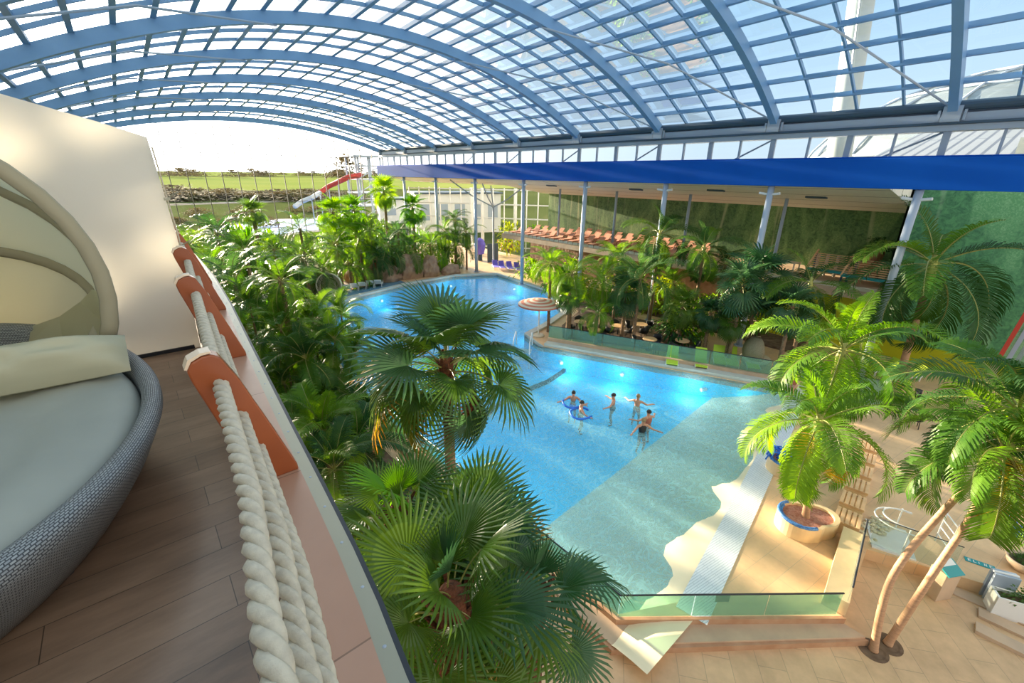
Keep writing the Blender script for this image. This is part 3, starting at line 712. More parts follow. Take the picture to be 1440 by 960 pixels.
# ================================================================ BALCONY
FZ = 8.25
PZ = 8.79       # plinth top
EY = [(-1.5, .1), (0, .235), (.72, .295), (1.1, .345), (1.65, .382), (2.28, .42), (3.68, .51), (5, .6), (6.6, .675), (8.5, .69), (11.3, .67), (14, .6), (18, .45)]
def xe(y):
    for (a, xa), (b, xb) in zip(EY, EY[1:]):
        if a <= y <= b:
            t = (y-a)/(b-a); return xa+(xb-xa)*t
    return EY[-1][1] if y > 0 else EY[0][1]
YS = [-1.5+.25*i for i in range(int(19.5/.25)+1)]
def ribbon(o1, o2, z1, z2, ya=-1.5, yb=18):
    """band following the balcony edge between two offsets from it and two heights"""
    mb = MB(); ys = [y for y in YS if ya-1e-6 <= y <= yb+1e-6]; vs = []
    for y in ys: vs += [(xe(y)+o1, y, z1), (xe(y)+o2, y, z1), (xe(y)+o2, y, z2), (xe(y)+o1, y, z2)]
    n = len(ys); fs = [(0, 1, 2, 3), (4*n-1, 4*n-2, 4*n-3, 4*n-4)]
    for i in range(n-1):
        for k in range(4): fs.append((4*i+k, 4*i+(k+1) % 4, 4*i+4+(k+1) % 4, 4*i+4+k))
    mb.add(vs, fs); return mb
mb = MB(); ys = [y for y in YS]
mb.prism([(-4.0, -1.5)]+[(xe(y)-.1, y) for y in ys]+[(-4.0, 18)], FZ-.3, FZ); S('floor_balcony', mb, M['plank_floor'])
S('balcony_plinth', ribbon(-.23, -.055, FZ, PZ), M['plank_top'])
S('balcony_edge', ribbon(-.055, -.005, FZ-.35, PZ-.01), M['trim_metal'])
S('balcony_edge_line', ribbon(-.005, .012, FZ-.4, PZ-.02), M['trim_dark'])
mb = MB()
for y in [.2+.22*i for i in range(60)]: mb.ellipsoid((xe(y)-.03, y, PZ-.01), (.006, .006, .003), 8, 4)
S('balcony_edge_studs', mb, M['steel_light'])
# ropes
holes = [(-.262, 10-.74, .027), (-.222, 10-.885, .025), (-.187, 10-1.045, .0235)]
rn = ['highest and innermost of the three', 'middle of the three', 'lowest and outermost of the three']
def rope_mesh(off, z, rr, ya, yb):
    mb = MB(); pitch = .165; stp = .012; n = int((yb-ya)/stp)
    for s_ in range(3):
        pts = []
        for i in range(n+1):
            y = ya+stp*i; a = 2*PI*((y)/pitch+s_/3)
            sag = .012*math.sin(PI*((y-.35) % 1.5)/1.5)
            pts.append((xe(y)+off+rr*.5*math.cos(a), y, z-sag+rr*.5*math.sin(a)))
        mb.tube(pts, rr*.56, 7)
    return mb
for (off, z, rr), nm in zip(holes, rn):
    tag(rope_mesh(off, z, rr, -.6, 7.6).build('rail_rope', M['rope'], smooth=True), 'thick twisted cream rope of the balcony rail, '+nm, 'rope', 'ropes of the balcony rail')
# fin shaped timber posts, pierced by the ropes
def fin(y, label):
    e = xe(y); r = empty('rail_post', (e, y, PZ), 0, label, 'rail post', 'timber posts of the balcony rail')
    # local x relative to the edge, z relative to the plinth top
    poly = [(-.06, 0), (-.20, 0), (-.285, .26), (-.345, .50), (-.352, .545), (-.335, .575), (-.30, .59), (-.268, .592), (-.245, .575), (-.20, .47), (-.12, .22), (-.062, .03)]
    mb = MB(); mb.extrude([(x, -.035, z) for x, z in poly], (0, .07, 0)); mb.build('fin', M['teak'], r, bevel=.006)
    mb = MB(); mb.extrude([(x, -.03, z) for x, z in ((-.35, .55), (-.333, .578), (-.30, .594), (-.27, .596), (-.27, .604), (-.302, .603), (-.342, .586), (-.358, .553))], (0, .06, 0)); mb.build('cap', M['teak_light'], r)
    return r
for y, nm in ((.3, 'closest to the camera end of the rail'), (1.85, 'first in view, beside the daybed'), (3.42, 'just before the white sail partition'), (4.78, 'at the edge of the white sail partition'), (6.05, 'just beyond the white sail partition'), (7.35, 'farthest, beyond the white sail partition')):
    fin(y, 'reddish teak fin shaped rail post, '+nm)
# sail partition
mb = MB(); y = 5.47
poly = [(.30, y, FZ), (.335, y, 9.4), (.3, y, 10.28), (.0, y, 10.38), (-.54, y, 10.54), (-1.6, y, 11.0), (-3.9, y, 12.2), (-3.9, y, FZ)]
mb.extrude(poly, (0, .04, 0)); pr = empty('sail_partition', (0, 0, 0), 0, 'tall cream translucent sail partition across the balcony', 'partition'); mb.build('panel', M['sail'], pr)
mb = MB(); mb.box((-1.8, y-.012, FZ+.02), (4.1, .02, .035)); mb.build('base_rail', M['trim_dark'], pr)
mb = MB(); mb.tube([(.31, y-.04, FZ+.05), (.345, y-.04, 9.4), (.315, y-.04, 10.2)], .008, 6); mb.build('edge_cord', M['rope'], pr)
for z in (8.4, 8.85, 9.3, 9.75):
    mb = MB(); mb.tube([(.32, y-.03, z), (.42, y-.09, z+.06)], .006, 6); mb.box((.33, y-.04, z), (.05, .03, .025)); mb.build('clip', M['trim_metal'], pr)

# daybed
DX, DY, DA, DB = -1.25, 3.3, 1.18, 1.7
db = empty('daybed', (DX, DY, FZ), 0, 'large oval blue grey wicker daybed with a cloth hood on the balcony', 'daybed')
prof = [(.74, .0), (.80, .02), (.86, .12), (.93, .25), (.975, .36), (1.0, .42), (1.0, .46), (.985, .485), (.955, .49), (.93, .475), (.915, .44), (.91, .34), (.90, .25)]
mb = MB(); n = 96; vs = []; fs = []
lens = [0]
for (a, b), (c_, d_) in zip(prof, prof[1:]): lens.append(lens[-1]+math.hypot((c_-a)*1.4, d_-b))
for i, (s_, z) in enumerate(prof):
    for k in range(n+1):
        a = 2*PI*k/n
        back = max(0, math.sin(a))**2
        zz = z+(back*.16*min(1, z/.4) if z > .2 else 0)
        mb.uv[len(vs)] = (k/n*9.0, lens[i]); vs.append((DA*s_*math.cos(a), DB*s_*math.sin(a), zz+.03))
for i in range(len(prof)-1):
    for k in range(n): fs.append((i*(n+1)+k, i*(n+1)+k+1, (i+1)*(n+1)+k+1, (i+1)*(n+1)+k))
mb.add(vs, fs); mb.build('basket', M['wicker'], db, smooth=True)
for a in (R(20), R(-40), R(-140), R(120)):
    mb = MB(); mb.lathe([(.035, 0), (.045, .05)], 12, (DA*.74*math.cos(a), DB*.74*math.sin(a), 0)); mb.build('foot', M['steel_dark'], db)
mb = MB(); n = 72; vs = []; fs = []
rings = [(.905, .28), (.905, .39), (.89, .43), (.86, .455)]+[(.86*(1-t/12), .462+.012*math.sin(t*.9)) for t in range(1, 12)]
rn_ = random.Random(5)
for i, (s_, z) in enumerate(rings):
    for k in range(n):
        a = 2*PI*k/n; wz = .008*math.sin(7*a*s_+i)+.005*math.sin(23*a+i*1.7) if i > 3 else 0
        vs.append((DA*s_*math.cos(a), DB*s_*math.sin(a), z+wz+.03))
for i in range(len(rings)-1):
    for k in range(n): fs.append((i*n+k, i*n+(k+1) % n, (i+1)*n+(k+1) % n, (i+1)*n+k))
vs.append((0, 0, .5)); fs += [((len(rings)-1)*n+k, (len(rings)-1)*n+(k+1) % n, len(vs)-1) for k in range(n)]
mb.add(vs, fs); o = mb.build('mattress', M['cushion'], db, smooth=True)
# hood: hoops and cloth, pivoting at both ends of the back
HY, HZ = .62, .62
def hoop(tilt, k, n=24, rr=1.04):
    rr *= 1-.16*max(0, (tilt-.6)/1.1)
    a0 = R(-24); a = a0+(PI-2*a0)*k/n
    x, z = rr*math.cos(a), rr*math.sin(a)+.42
    return V((x, HY+z*math.sin(tilt), HZ+z*math.cos(tilt)))
tilts = [R(2), R(36), R(64), R(97)]
for i, t in enumerate(tilts):
    mb = MB(); wd = .058 if i == 0 else .05
    pts = [hoop(t, k) for k in range(25)]
    nd = V((0, math.cos(t), -math.sin(t))); ctr = V((0, HY+.42*math.sin(t), HZ+.42*math.cos(t))); vs = []
    for q in pts:
        rd = (q-ctr).normalized()
        for a_, b_ in ((-.5, -.5), (.5, -.5), (.62, 0), (.5, .5), (-.5, .5), (-.62, 0)): vs.append(q+rd*a_*wd*1.3+nd*b_*wd*1.3)
    mb.add(vs, [(6*k+j, 6*k+(j+1) % 6, 6*k+6+(j+1) % 6, 6*k+6+j) for k in range(24) for j in range(6)]+[tuple(range(6)), tuple(range(149, 143, -1))])
    mb.build('hood_hoop', M['canopy_rib'], db, smooth=True)
mb = MB(); vs = []; fs = []; n = 24; rows = 13
for j in range(rows):
    u = j/(rows-1); t = tilts[0]+(tilts[-1]-tilts[0])*u
    for k in range(n+1):
        puck = .018*math.sin(u*PI*3)**2
        vs.append(hoop(t, k, rr=1.045-puck))
for j in range(rows-1):
    for k in range(n): fs.append((j*(n+1)+k, j*(n+1)+k+1, (j+1)*(n+1)+k+1, (j+1)*(n+1)+k))
mb.add(vs, fs); mb.build('hood_cloth', M['canopy'], db, smooth=True)
mb = MB()      # gathered side gussets under the pivots
for sx in (1, -1):
    vs = [V((sx*.98, HY-.06, .46)), V((sx*1.0, HY-.03, .75)), V((sx*1.03, HY, .98)), V((sx*.96, HY+.2, .98)), V((sx*.86, HY+.42, .86)), V((sx*.7, HY+.66, .72)), V((sx*.52, HY+.82, .64)), V((sx*.5, HY+.66, .56)), V((sx*.7, HY+.34, .5))]
    mb.add(vs, [(0, 1, 8), (1, 2, 3), (1, 3, 4, 8), (4, 5, 8), (5, 6, 7, 8)]); mb.build('hood_gusset', M['canopy'], db); mb = MB()
# pillow
pl = tag(None or bpy.data.objects.new('pillow', None), 'long cream bolster pillow lying at the back of the daybed', 'pillow')
bpy.data.objects.remove(pl)
mb = MB(); n = 30; m_ = 16; vs = []; fs = []
for j in range(m_+1):
    for i in range(n+1):
        u, v = i/n*2-1, j/m_*2-1
        e = (1-abs(u)**5)*(1-abs(v)**2.2); th = .2*max(0, e)**.6
        wr = .016*math.sin(u*17+v*6+2*math.sin(u*5))*(1-.5*v*v)+.012*math.sin(u*9-v*8)
        vs.append((u*.75, v*.15*(1-.04*u*u)+.0, th+wr*e))
nt_ = len(vs)
for j in range(m_+1):
    for i in range(n+1):
        u, v = i/n*2-1, j/m_*2-1; e = (1-abs(u)**8)*(1-abs(v)**3); vs.append((u*.75, v*.15*(1-.04*u*u), -.07*max(0, e)**.5))
for j in range(m_):
    for i in range(n):
        a = j*(n+1)+i; fs.append((a, a+1, a+n+2, a+n+1)); a += nt_; fs.append((a+n+1, a+n+2, a+1, a))
mb.add(vs, fs); pl = mb.build('pillow', M['pillow'], smooth=True); tag(pl, 'long cream bolster pillow lying at the back of the daybed', 'pillow')
pl.location = (-.94, 3.74, FZ+.62); pl.rotation_euler = (R(38), 0, R(-3))

# ================================================================ PLANTS
def fan_leaf(Rl=1., pet=1., nseg=34, span=300, droop=.35, fold=.12, split=.55, curl=0., pr=.014, tipdroop=.25, lift=.22):
    """petiole along +Y then a pleated palmate blade; returns MB (material 0 blade, 1 petiole)"""
    mb = MB(); mb.cur = 1
    pts = []; N = 6
    for i in range(N+1):
        t = i/N; pts.append((0, pet*t, pet*.18*math.sin(t*PI*.6)-pet*droop*.35*t*t))
    mb.tube(pts, [pr*(1.25-.6*i/N) for i in range(N+1)], 5); mb.cur = 0
    hub = V(pts[-1]); pitch = -droop*.9
    rot = Euler((pitch, 0, 0)).to_matrix()
    def P(r, th, lf):
        x = r*math.sin(th); y = r*math.cos(th)
        z = lf-tipdroop*(r/Rl)**2.4*Rl+lift*abs(x)*(1-.35*abs(x)/Rl)-.1*Rl*max(0, -math.cos(th))
        return hub+rot @ V((x, y, z))
    nv = len(mb.v); vs = [hub]; fs = []; ages = [0]
    sp = R(span)
    for i in range(nseg):
        th0 = -sp/2+sp*i/nseg; th1 = th0+sp/nseg; tm = (th0+th1)/2
        q = abs(tm)/(sp/2); RL = Rl*(1-.28*q**2)*(1+random.uniform(-.06, .05)); r1 = RL*split*(1-.15*q)
        b = len(vs); f = fold*r1*.25
        dr = random.uniform(-.05, .02)*Rl
        vs += [P(r1*.5, th0, 0), P(r1*.5, tm, f*.7), P(r1*.5, th1, 0), P(r1, th0, 0), P(r1, tm, f), P(r1, th1, 0)]
        hw = (th1-th0)*.36
        vs += [P(RL*.8, tm-hw*.62, dr*.4), P(RL*.8, tm, f*.6+dr*.4), P(RL*.8, tm+hw*.62, dr*.4), P(RL, tm, dr*1.6)]
        ages += [.3, .3, .3, .5, .5, .5, .8, .8, .8, 1.]
        fs += [(0, b, b+1), (0, b+1, b+2), (b, b+3, b+4, b+1), (b+1, b+4, b+5, b+2), (b+3, b+6, b+7, b+4), (b+4, b+7, b+8, b+5), (b+6, b+9, b+7), (b+7, b+9, b+8)]
    mb.add(vs, fs)
    for i, a in enumerate(ages): mb.age[nv+i] = a
    return mb

def feather(Lr=2.2, npair=44, ll=.55, droop=1.5, a0=.9, wid=.035, leafdroop=.35, pr=.018, vee=.5, bare=.14, forward=.9):
    """arching pinnate frond leaving the origin along +Y; a0 start elevation, droop total bend"""
    mb = MB(); mb.cur = 1; N = 16; pts = []; p = V((0, 0, 0)); ang = a0; tang = []
    for i in range(N+1):
        pts.append(p.copy()); t = i/N; ang = a0-droop*t**1.4; dv = V((0, math.cos(ang), math.sin(ang))); tang.append(dv); p = p+dv*Lr/N
    mb.tube(pts, [pr*(1.3-1.1*i/N) for i in range(N+1)], 5); mb.cur = 0
    def at(t):
        f = t*N; i = min(int(f), N-1); return pts[i].lerp(pts[i+1], f-i), tang[i].lerp(tang[i+1], f-i).normalized()
    for s_ in (-1, 1):
        for k in range(npair):
            t = bare+(1-bare)*(k+.5*(s_ > 0))/npair
            if t > .995: continue
            q, tg = at(t); up = V((1, 0, 0)).cross(tg)
            prof_ = math.sin(PI*min(1, (t-bare)/(1-bare)*.86+.1))**.6
            l = ll*prof_*random.uniform(.88, 1.08); out = V((s_, 0, 0))
            d0 = (out+tg*(forward*(.35+.8*t))+up*vee*random.uniform(.6, 1.2)).normalized()
            w = wid*(.5+.5*prof_)
            side = d0.cross(up).normalized()
            a = q; m1 = q+d0*l*.45; m2 = q+d0*l*.8-V((0, 0, leafdroop*l*.35)); m3 = q+d0*l*.97-V((0, 0, leafdroop*l*.9))
            vs = [a-side*w*.3, a+side*w*.3, m1-side*w*.5, m1+side*w*.5, m2-side*w*.4, m2+side*w*.4, m3]
            n0 = mb.add(vs, [(0, 1, 3, 2), (2, 3, 5, 4), (4, 5, 6)])
            for j_, ag in enumerate((.1, .1, .4, .4, .8, .8, 1.)): mb.age[n0+j_] = ag
    return mb

def trunk_mb(pts, r0, r1, rough=.08, ring=.12, n=12, flare=1.25):
    """ringed trunk along a polyline of points"""
    P = [V(p) for p in pts]; Ls = [0]
    for a, b in zip(P, P[1:]): Ls.append(Ls[-1]+(b-a).length)
    T = Ls[-1]; N = max(6, int(T/ring)); out = []; rad = []
    for i in range(2*N+1):
        s_ = T*i/(2*N); k = max(j for j in range(len(Ls)) if Ls[j] <= s_+1e-9); k = min(k, len(P)-2)
        t = (s_-Ls[k])/(Ls[k+1]-Ls[k]); p0 = P[max(k-1, 0)]; p3 = P[min(k+2, len(P)-1)]
        a, b = P[k], P[k+1]; q = .5*((2*a)+(b-p0)*t+(2*p0-5*a+4*b-p3)*t*t+(3*a-p0-3*b+p3)*t**3)
        out.append(q); u = s_/T; r = r0+(r1-r0)*u+(r0*(flare-1))*max(0, 1-s_/.35)**2
        rad.append(r*(1+(rough if i % 2 else 0)))
    mb = MB(); mb.tube(out, rad, n); return mb

def V_M(loc, az, el, roll=0, s=1.):
    return Matrix.Translation(loc) @ Matrix.Rotation(az, 4, 'Z') @ Matrix.Rotation(el, 4, 'X') @ Matrix.Rotation(roll, 4, 'Y') @ Matrix.Scale(s, 4)

# shared leaf meshes
random.seed(11)
FAN = [fan_leaf(1.05, .95, 38, 290, .2, tipdroop=.25, split=.48, lift=.42), fan_leaf(1.0, 1.05, 36, 270, .55, tipdroop=.5, split=.45, lift=.5), fan_leaf(.98, 1.0, 34, 250, .95, tipdroop=.75, split=.42, lift=.45), fan_leaf(.8, .7, 26, 130, .1, tipdroop=.05, split=.6, lift=.8)]
FANM = {}
def fan_mesh(i, key):
    k = (i, key)
    if k not in FANM: FANM[k] = FAN[i].mesh('fan_leaf', [M[key], M['petiole']], recalc=False)
    return FANM[k]
FE = [feather(2.3, 58, .6, 1.5, .95), feather(2.5, 60, .62, 2.0, .75), feather(2.4, 58, .6, 2.4, .4), feather(1.7, 34, .4, .9, 1.2)]
FEM = {}
def fe_mesh(i, key):
    k = (i, key)
    if k not in FEM: FEM[k] = FE[i].mesh('frond', [M[key], M['petiole']], recalc=False)
    return FEM[k]

def add_leaf(root, me, name, mtx):
    o = link(name, me, root); o.matrix_local = mtx; return o

GA = 2.39996
def fan_palm(loc, h, scale, nleaf, label, group=None, keys=('fan',), old=(), dead=(), seed=1, trunk='trunk', tr=.13, lean=(0, 0), top_el=80, low_el=-35, bright=(), az0=0, skirt=0, special=None):
    rnd = random.Random(seed)
    root = empty('fan_palm', loc, 0, label, 'palm', group)
    top = V((lean[0], lean[1], h))
    trunk_mb([(0, 0, 0), (lean[0]*.3, lean[1]*.3, h*.5), top], tr, tr*.75, ring=.1, rough=.1).build('trunk', M[trunk], root, smooth=False)
    mb = MB(); mb.ellipsoid(top+V((0, 0, -.05)), (tr*1.15, tr*1.15, .32), 10, 6)
    for k in range(14):
        a = k*GA; mb.bar(top+V((math.cos(a)*tr*.7, math.sin(a)*tr*.7, -.45+.04*k)), top+V((math.cos(a)*tr*1.7, math.sin(a)*tr*1.7, -.2+.04*k)), .05, .02)
    mb.build('crown_base', M['trunk_red'], root)
    for k in range(nleaf):
        u = k/(nleaf-1); el = R(top_el+(low_el-top_el)*u**.8)+rnd.uniform(-.12, .12); az = az0+k*GA+rnd.uniform(-.2, .2)
        mi = 3 if u < .1 else (0 if u < .45 else (1 if u < .75 else 2))
        key = keys[rnd.randrange(len(keys))]
        if k in old: key = 'fan_old'
        if k in dead: key = 'fan_dead'; el = R(-70)
        if k in bright: key = 'fan_bright'
        o = add_leaf(root, fan_mesh(mi, key), 'leaf', V_M(top+V((0, 0, -.25*u)), az, el, rnd.uniform(-.6, .6), scale*rnd.uniform(.82, 1.1)))
        if key == 'fan_old': o['label'] = 'yellow tipped old leaf'
        if key == 'fan_dead': o['label'] = 'brown dead hanging leaf'
    if special:
        for (az, el, key, mi, s_) in special:
            o = add_leaf(root, fan_mesh(mi, key), 'leaf', V_M(top+V((0, 0, -.1)), R(az), R(el), 0, scale*s_))
            if key == 'fan_old': o['label'] = 'yellow tipped old leaf'
            if key == 'fan_dead': o['label'] = 'brown dead hanging leaf'
    return root

def feather_palm(loc, h, scale, nfr, label, group=None, key='feather', key2=None, yellow=0, seed=1, trunk='trunk_smooth', tr=.09, path=None, top_el=60, low_el=-30, shaft=True, az0=0, skew=None):
    rnd = random.Random(seed)
    root = empty('feather_palm', loc, 0, label, 'palm', group)
    pts = path or [(0, 0, 0), (0, 0, h*.5), (0, 0, h)]
    top = V(pts[-1])
    trunk_mb(pts, tr, tr*.75, ring=.16, rough=.035).build('trunk', M[trunk], root, smooth=True)
    if shaft:
        mb = MB(); dd = (V(pts[-1])-V(pts[-2])).normalized(); mb.tube([top-dd*.5*scale, top-dd*.2*scale, top+dd*.25*scale], [tr*1.0, tr*1.25, tr*.6], 10); mb.build('crownshaft', M['crownshaft'], root, smooth=True)
    for k in range(nfr):
        u = k/(nfr-1); el = R(top_el+(low_el-top_el)*u)-R(45)+rnd.uniform(-.1, .1); az = az0+k*GA+rnd.uniform(-.2, .2)
        mi = 3 if u < .1 else (0 if u < .45 else (1 if u < .8 else 2))
        kk = key if (key2 is None or rnd.random() < .6) else key2
        y_ = k >= nfr-yellow
        o = add_leaf(root, fe_mesh(mi, 'feather_yellow' if y_ else kk), 'frond', V_M(top, az, el, rnd.uniform(-.3, .3), scale*rnd.uniform(.88, 1.08)))
        if y_: o['label'] = 'yellowed frond'
    return root

# --- crowns baked into one mesh for plants farther off
def crown_fan(n, scale, seed, low=-45):
    rnd = random.Random(seed); mb = MB(); fl = [fan_leaf(1., .8, 24, 280, .2, tipdroop=.3, pr=.02, split=.42, lift=.4), fan_leaf(.95, .85, 24, 260, .6, tipdroop=.5, pr=.02, split=.4, lift=.45)]
    for k in range(n):
        u = k/(n-1); mb.merge(fl[0 if u < .5 else 1], V_M((0, 0, -.2*u), k*GA, R(80+(low-80)*u**.8)+rnd.uniform(-.15, .15), rnd.uniform(-.3, .3), scale*rnd.uniform(.85, 1.1)))
    return mb
def crown_feather(n, scale, seed, top=60, low=-30, npair=22, ll=.6, wid=.06, Lr=2.4):
    rnd = random.Random(seed); mb = MB(); fl = [feather(Lr, npair, ll, 1.5, .95, wid), feather(Lr, npair, ll, 2.2, .7, wid)]
    for k in range(n):
        u = k/(n-1); mb.merge(fl[0 if u < .5 else 1], V_M((0, 0, 0), k*GA, R(top+(low-top)*u)-R(45)+rnd.uniform(-.12, .12), rnd.uniform(-.3, .3), scale*rnd.uniform(.85, 1.1)))
    return mb
def bush_mb(n, size, seed, leaf=.5, wid=.16):
    """broad leaved clump: each leaf a folded blade on a short stalk"""
    rnd = random.Random(seed); mb = MB()
    for k in range(n):
        a = k*GA; e = R(rnd.uniform(5, 85)); st = V((rnd.gauss(0, .25), rnd.gauss(0, .25), 0))*size
        d = V((math.cos(a)*math.cos(e), math.sin(a)*math.cos(e), math.sin(e))); b = st+d*size*rnd.uniform(.45, 1.0); b.z = abs(b.z)*1.1+.1
        l = leaf*rnd.uniform(.6, 1.2); side = d.cross(V((0, 0, 1))).normalized(); dn = (d+V((0, 0, -.6))).normalized(); up = side.cross(dn)
        w = wid*rnd.uniform(.7, 1.2)
        vs = [b, b+dn*l*.35+side*w+up*.03, b+dn*l*.4, b+dn*l*.35-side*w+up*.03, b+dn*l*.75+side*w*.7-V((0, 0, .08*l)), b+dn*l*.8-V((0, 0, .1*l)), b+dn*l*.75-side*w*.7-V((0, 0, .08*l)), b+dn*l-V((0, 0, .3*l))]
        mb.add(vs, [(0, 1, 2), (0, 2, 3), (1, 4, 5, 2), (2, 5, 6, 3), (4, 7, 5), (5, 7, 6)])
    return mb
random.seed(21)
CF = [crown_fan(20, 1., 1), crown_fan(22, 1., 2, -70)]
CE = [crown_feather(15, 1., 3, npair=36, wid=.04, ll=.55), crown_feather(18, 1., 4, 65, -10, npair=36, wid=.04, ll=.55), crown_feather(14, 1., 5, 50, -45, npair=36, wid=.04, ll=.55)]
BU = [bush_mb(380, 1.2, 6, .34, .075), bush_mb(260, 1.0, 8, .7, .07)]
CM = {}
def crown_mesh(fam, i, key):
    k = (fam, i, key)
    if k not in CM:
        src = {'fan': CF, 'feather': CE, 'bush': BU}[fam][i]; CM[k] = src.mesh('crown', [M[key], M['petiole']], recalc=False)
    return CM[k]
TM = {}
def simple_palm(fam, loc, h, scale, key, label, group, i=0, tr=.11, tmat='trunk', rz=0, name=None):
    root = empty(name or (fam+'_palm'), loc, rz, label, 'palm', group)
    k = (round(tr, 2), tmat)
    if k not in TM: TM[k] = trunk_mb([(0, 0, 0), (.03, 0, .5), (0, 0, 1.)], tr, tr*.8, ring=.06, rough=.1, n=8, flare=1.1).mesh('trunk', M[tmat])
    o = link('trunk', TM[k], root); o.scale = (1, 1, h)
    o = link('crown', crown_mesh(fam, i, key), root); o.location = (0, 0, h); o.scale = (scale,)*3
    return root
def bush(loc, scale, key, label, group, i=0, rz=0, h=1.):
    root = empty('leafy_bush', loc, rz, label, 'bush', group)
    o = link('foliage', crown_mesh('bush', i, key), root); o.scale = (scale, scale, scale*h)
    mb = 'stem'
    if 'stem' not in TM:
        m_ = MB()
        for k in range(7): a = k*GA; m_.tube([(math.cos(a)*.06, math.sin(a)*.06, 0), (math.cos(a)*.3, math.sin(a)*.3, .7)], .025, 5)
        TM['stem'] = m_.mesh('stem', M['trunk'])
    o = link('stem', TM['stem'], root); o.scale = (scale,)*3
    return root

# ---- named palms
p = at_z(627, 512, 6.5)
fan_palm((p.x, p.y, -.3), 6.8, .98, 27, 'big fan palm standing alone before the pool, some of its leaves orange tipped', keys=('fan', 'fan', 'fan_blue'), seed=3, tr=.13, trunk='trunk', az0=.4, low_el=-38,
         special=[(62, -22, 'fan_old', 1, 1.15), (78, -48, 'fan_old', 1, 1.1), (44, -2, 'fan_old', 0, 1.05), (-112, -42, 'fan_dead', 2, .95), (-140, -50, 'fan_dead', 2, .9), (-60, -10, 'fan', 1, 1.1)])
fg = [((636, 850), 6.0, .62, 20, 'fibrous red trunked fan palm closest under the balcony edge', ('fan_blue', 'fan', 'fan_old', 'fan'), 5, .17),
      ((668, 752), 5.6, .62, 20, 'fan palm with a raised bright leaf, right beneath the big solitary palm', ('fan_blue', 'fan', 'fan_bright', 'fan_old'), 9, .14),
      ((562, 725), 5.8, .55, 20, 'fan palm with bright green leaves touching the balcony edge', ('fan_bright', 'fan', 'fan'), 14, .13),
      ((752, 850), 5.5, .62, 13, 'low blue green fan palm over the sandstone concourse', ('fan_blue', 'fan_blue', 'fan'), 22, .14)]
for (q, z, s_, n_, lb, ks, sd, tr) in fg:
    s_ *= 1.05
    p = at_z(*q, z)
    fan_palm((p.x, p.y, -.3), z+.3, s_, n_, lb, keys=ks, seed=sd, tr=tr, trunk='trunk_red', low_el=-30, az0=sd*.7)
for i, (q, z, s_) in enumerate([((610, 790), 5.0, .6), ((560, 800), 4.8, .55), ((690, 820), 4.9, .6)]):
    p = at_z(*q, z)
    fan_palm((p.x, p.y, -.3), z+.3, s_, 12, 'young fan palm filling the gap low between the foreground fan palms', 'young fan palms between the foreground ones', keys=('fan', 'fan_bright', 'fan_old'), seed=40+i, tr=.1, trunk='trunk_red', low_el=-20)

# feather palm in the kidney planter
b = V((13.75, 2.32, .4)); t = at_z(1152, 592, 3.9)
feather_palm(tuple(b), 0, 1.1, 17, 'bright feather palm growing from the kidney planter', key='feather_light', key2='feather', yellow=1, seed=4, tr=.1, path=[(0, 0, 0), ((t.x-b.x)*.4, (t.y-b.y)*.5, 1.7), tuple(t-b)], top_el=65, low_el=-45, az0=.5)
t = at_z(1185, 492, 5.3)
feather_palm((t.x-.1, t.y+.2, 0), 0, 1.15, 18, 'bright feather palm right behind the kidney planter palm', key='feather_light', key2='feather', seed=8, tr=.1, path=[(0, 0, 0), (0, -.1, 2.6), (.1, -.2, 5.3)], top_el=70, low_el=-35, az0=2)
# the crossing pair of leaning coconut trunks
b = at_z(1228, 914, -.36)
P1 = [at_z(1254, 813, 1.5), at_z(1327, 718, 3.1), at_z(1412, 636, 4.75)]
feather_palm(tuple(b), 0, .98, 18, 'left one of the two leaning smooth trunked palms', key='feather', key2='feather_light', yellow=1, seed=6, tr=.082, path=[(0, 0, 0)]+[tuple(q-b) for q in P1], top_el=70, low_el=-12, az0=1.)
b2 = at_z(1248, 905, -.36)
P2 = [at_z(1305, 817, 1.5), at_z(1371, 715, 3.2), at_z(1432, 578, 5.6)]
feather_palm(tuple(b2), 0, 1.05, 18, 'right one of the two leaning smooth trunked palms', key='feather_dark', key2='feather', seed=12, tr=.082, path=[(0, 0, 0)]+[tuple(q-b2) for q in P2], top_el=70, low_el=-10, az0=2.4)
for q in (b, b2):
    mb = MB(); mb.lathe([(.3, 0), (.3, .012), (.24, .014), (.2, .004), (.0, .003)], 24, cap=False); o = mb.build('tree_grate', M['soil']); o.location = q; tag(o, 'round dark tree grate in the paving around a leaning palm trunk', 'tree grate', 'tree grates of the two leaning palms')
# palm against the green mural
t = at_x(1312, 372, 28.9); bb = at_z(1261, 540, 0)
feather_palm(tuple(bb), 0, 2.0, 15, 'tall palm with wide drooping fronds in front of the green mural', key='feather_dark', key2='feather', seed=15, tr=.17, path=[(0, 0, 0), (.15, .1, 3), tuple(t-bb)], top_el=50, low_el=-40)
# more individual palms on the far right bank
ind = [((1140, 398), 26.2, 'feather_dark', 1.35, 13, 'drooping dark palm with a yellowish crown in front of the terrace', (1101, 522), 40, -75),
       ((928, 330), 27.2, 'feather_dark', 1.3, 11, 'tall arching palm standing above the dining tables', (925, 470), 60, -30),
       ((990, 350), 27.0, 'feather_dark', 1.15, 12, 'slim dark palm with upright fronds above the terrace edge', (982, 478), 65, -20)]
for (q, X, key, s_, n_, lb, bq, te, le) in ind:
    t = at_x(*q, X); b_ = V((X, t.y, 0))
    feather_palm(tuple(b_), 0, s_, n_, lb, key=key, key2='feather', seed=int(q[0]), tr=.11, path=[(0, 0, 0), (.05, 0, t.z/2), (0, 0, t.z)], top_el=te, low_el=le, trunk='trunk')

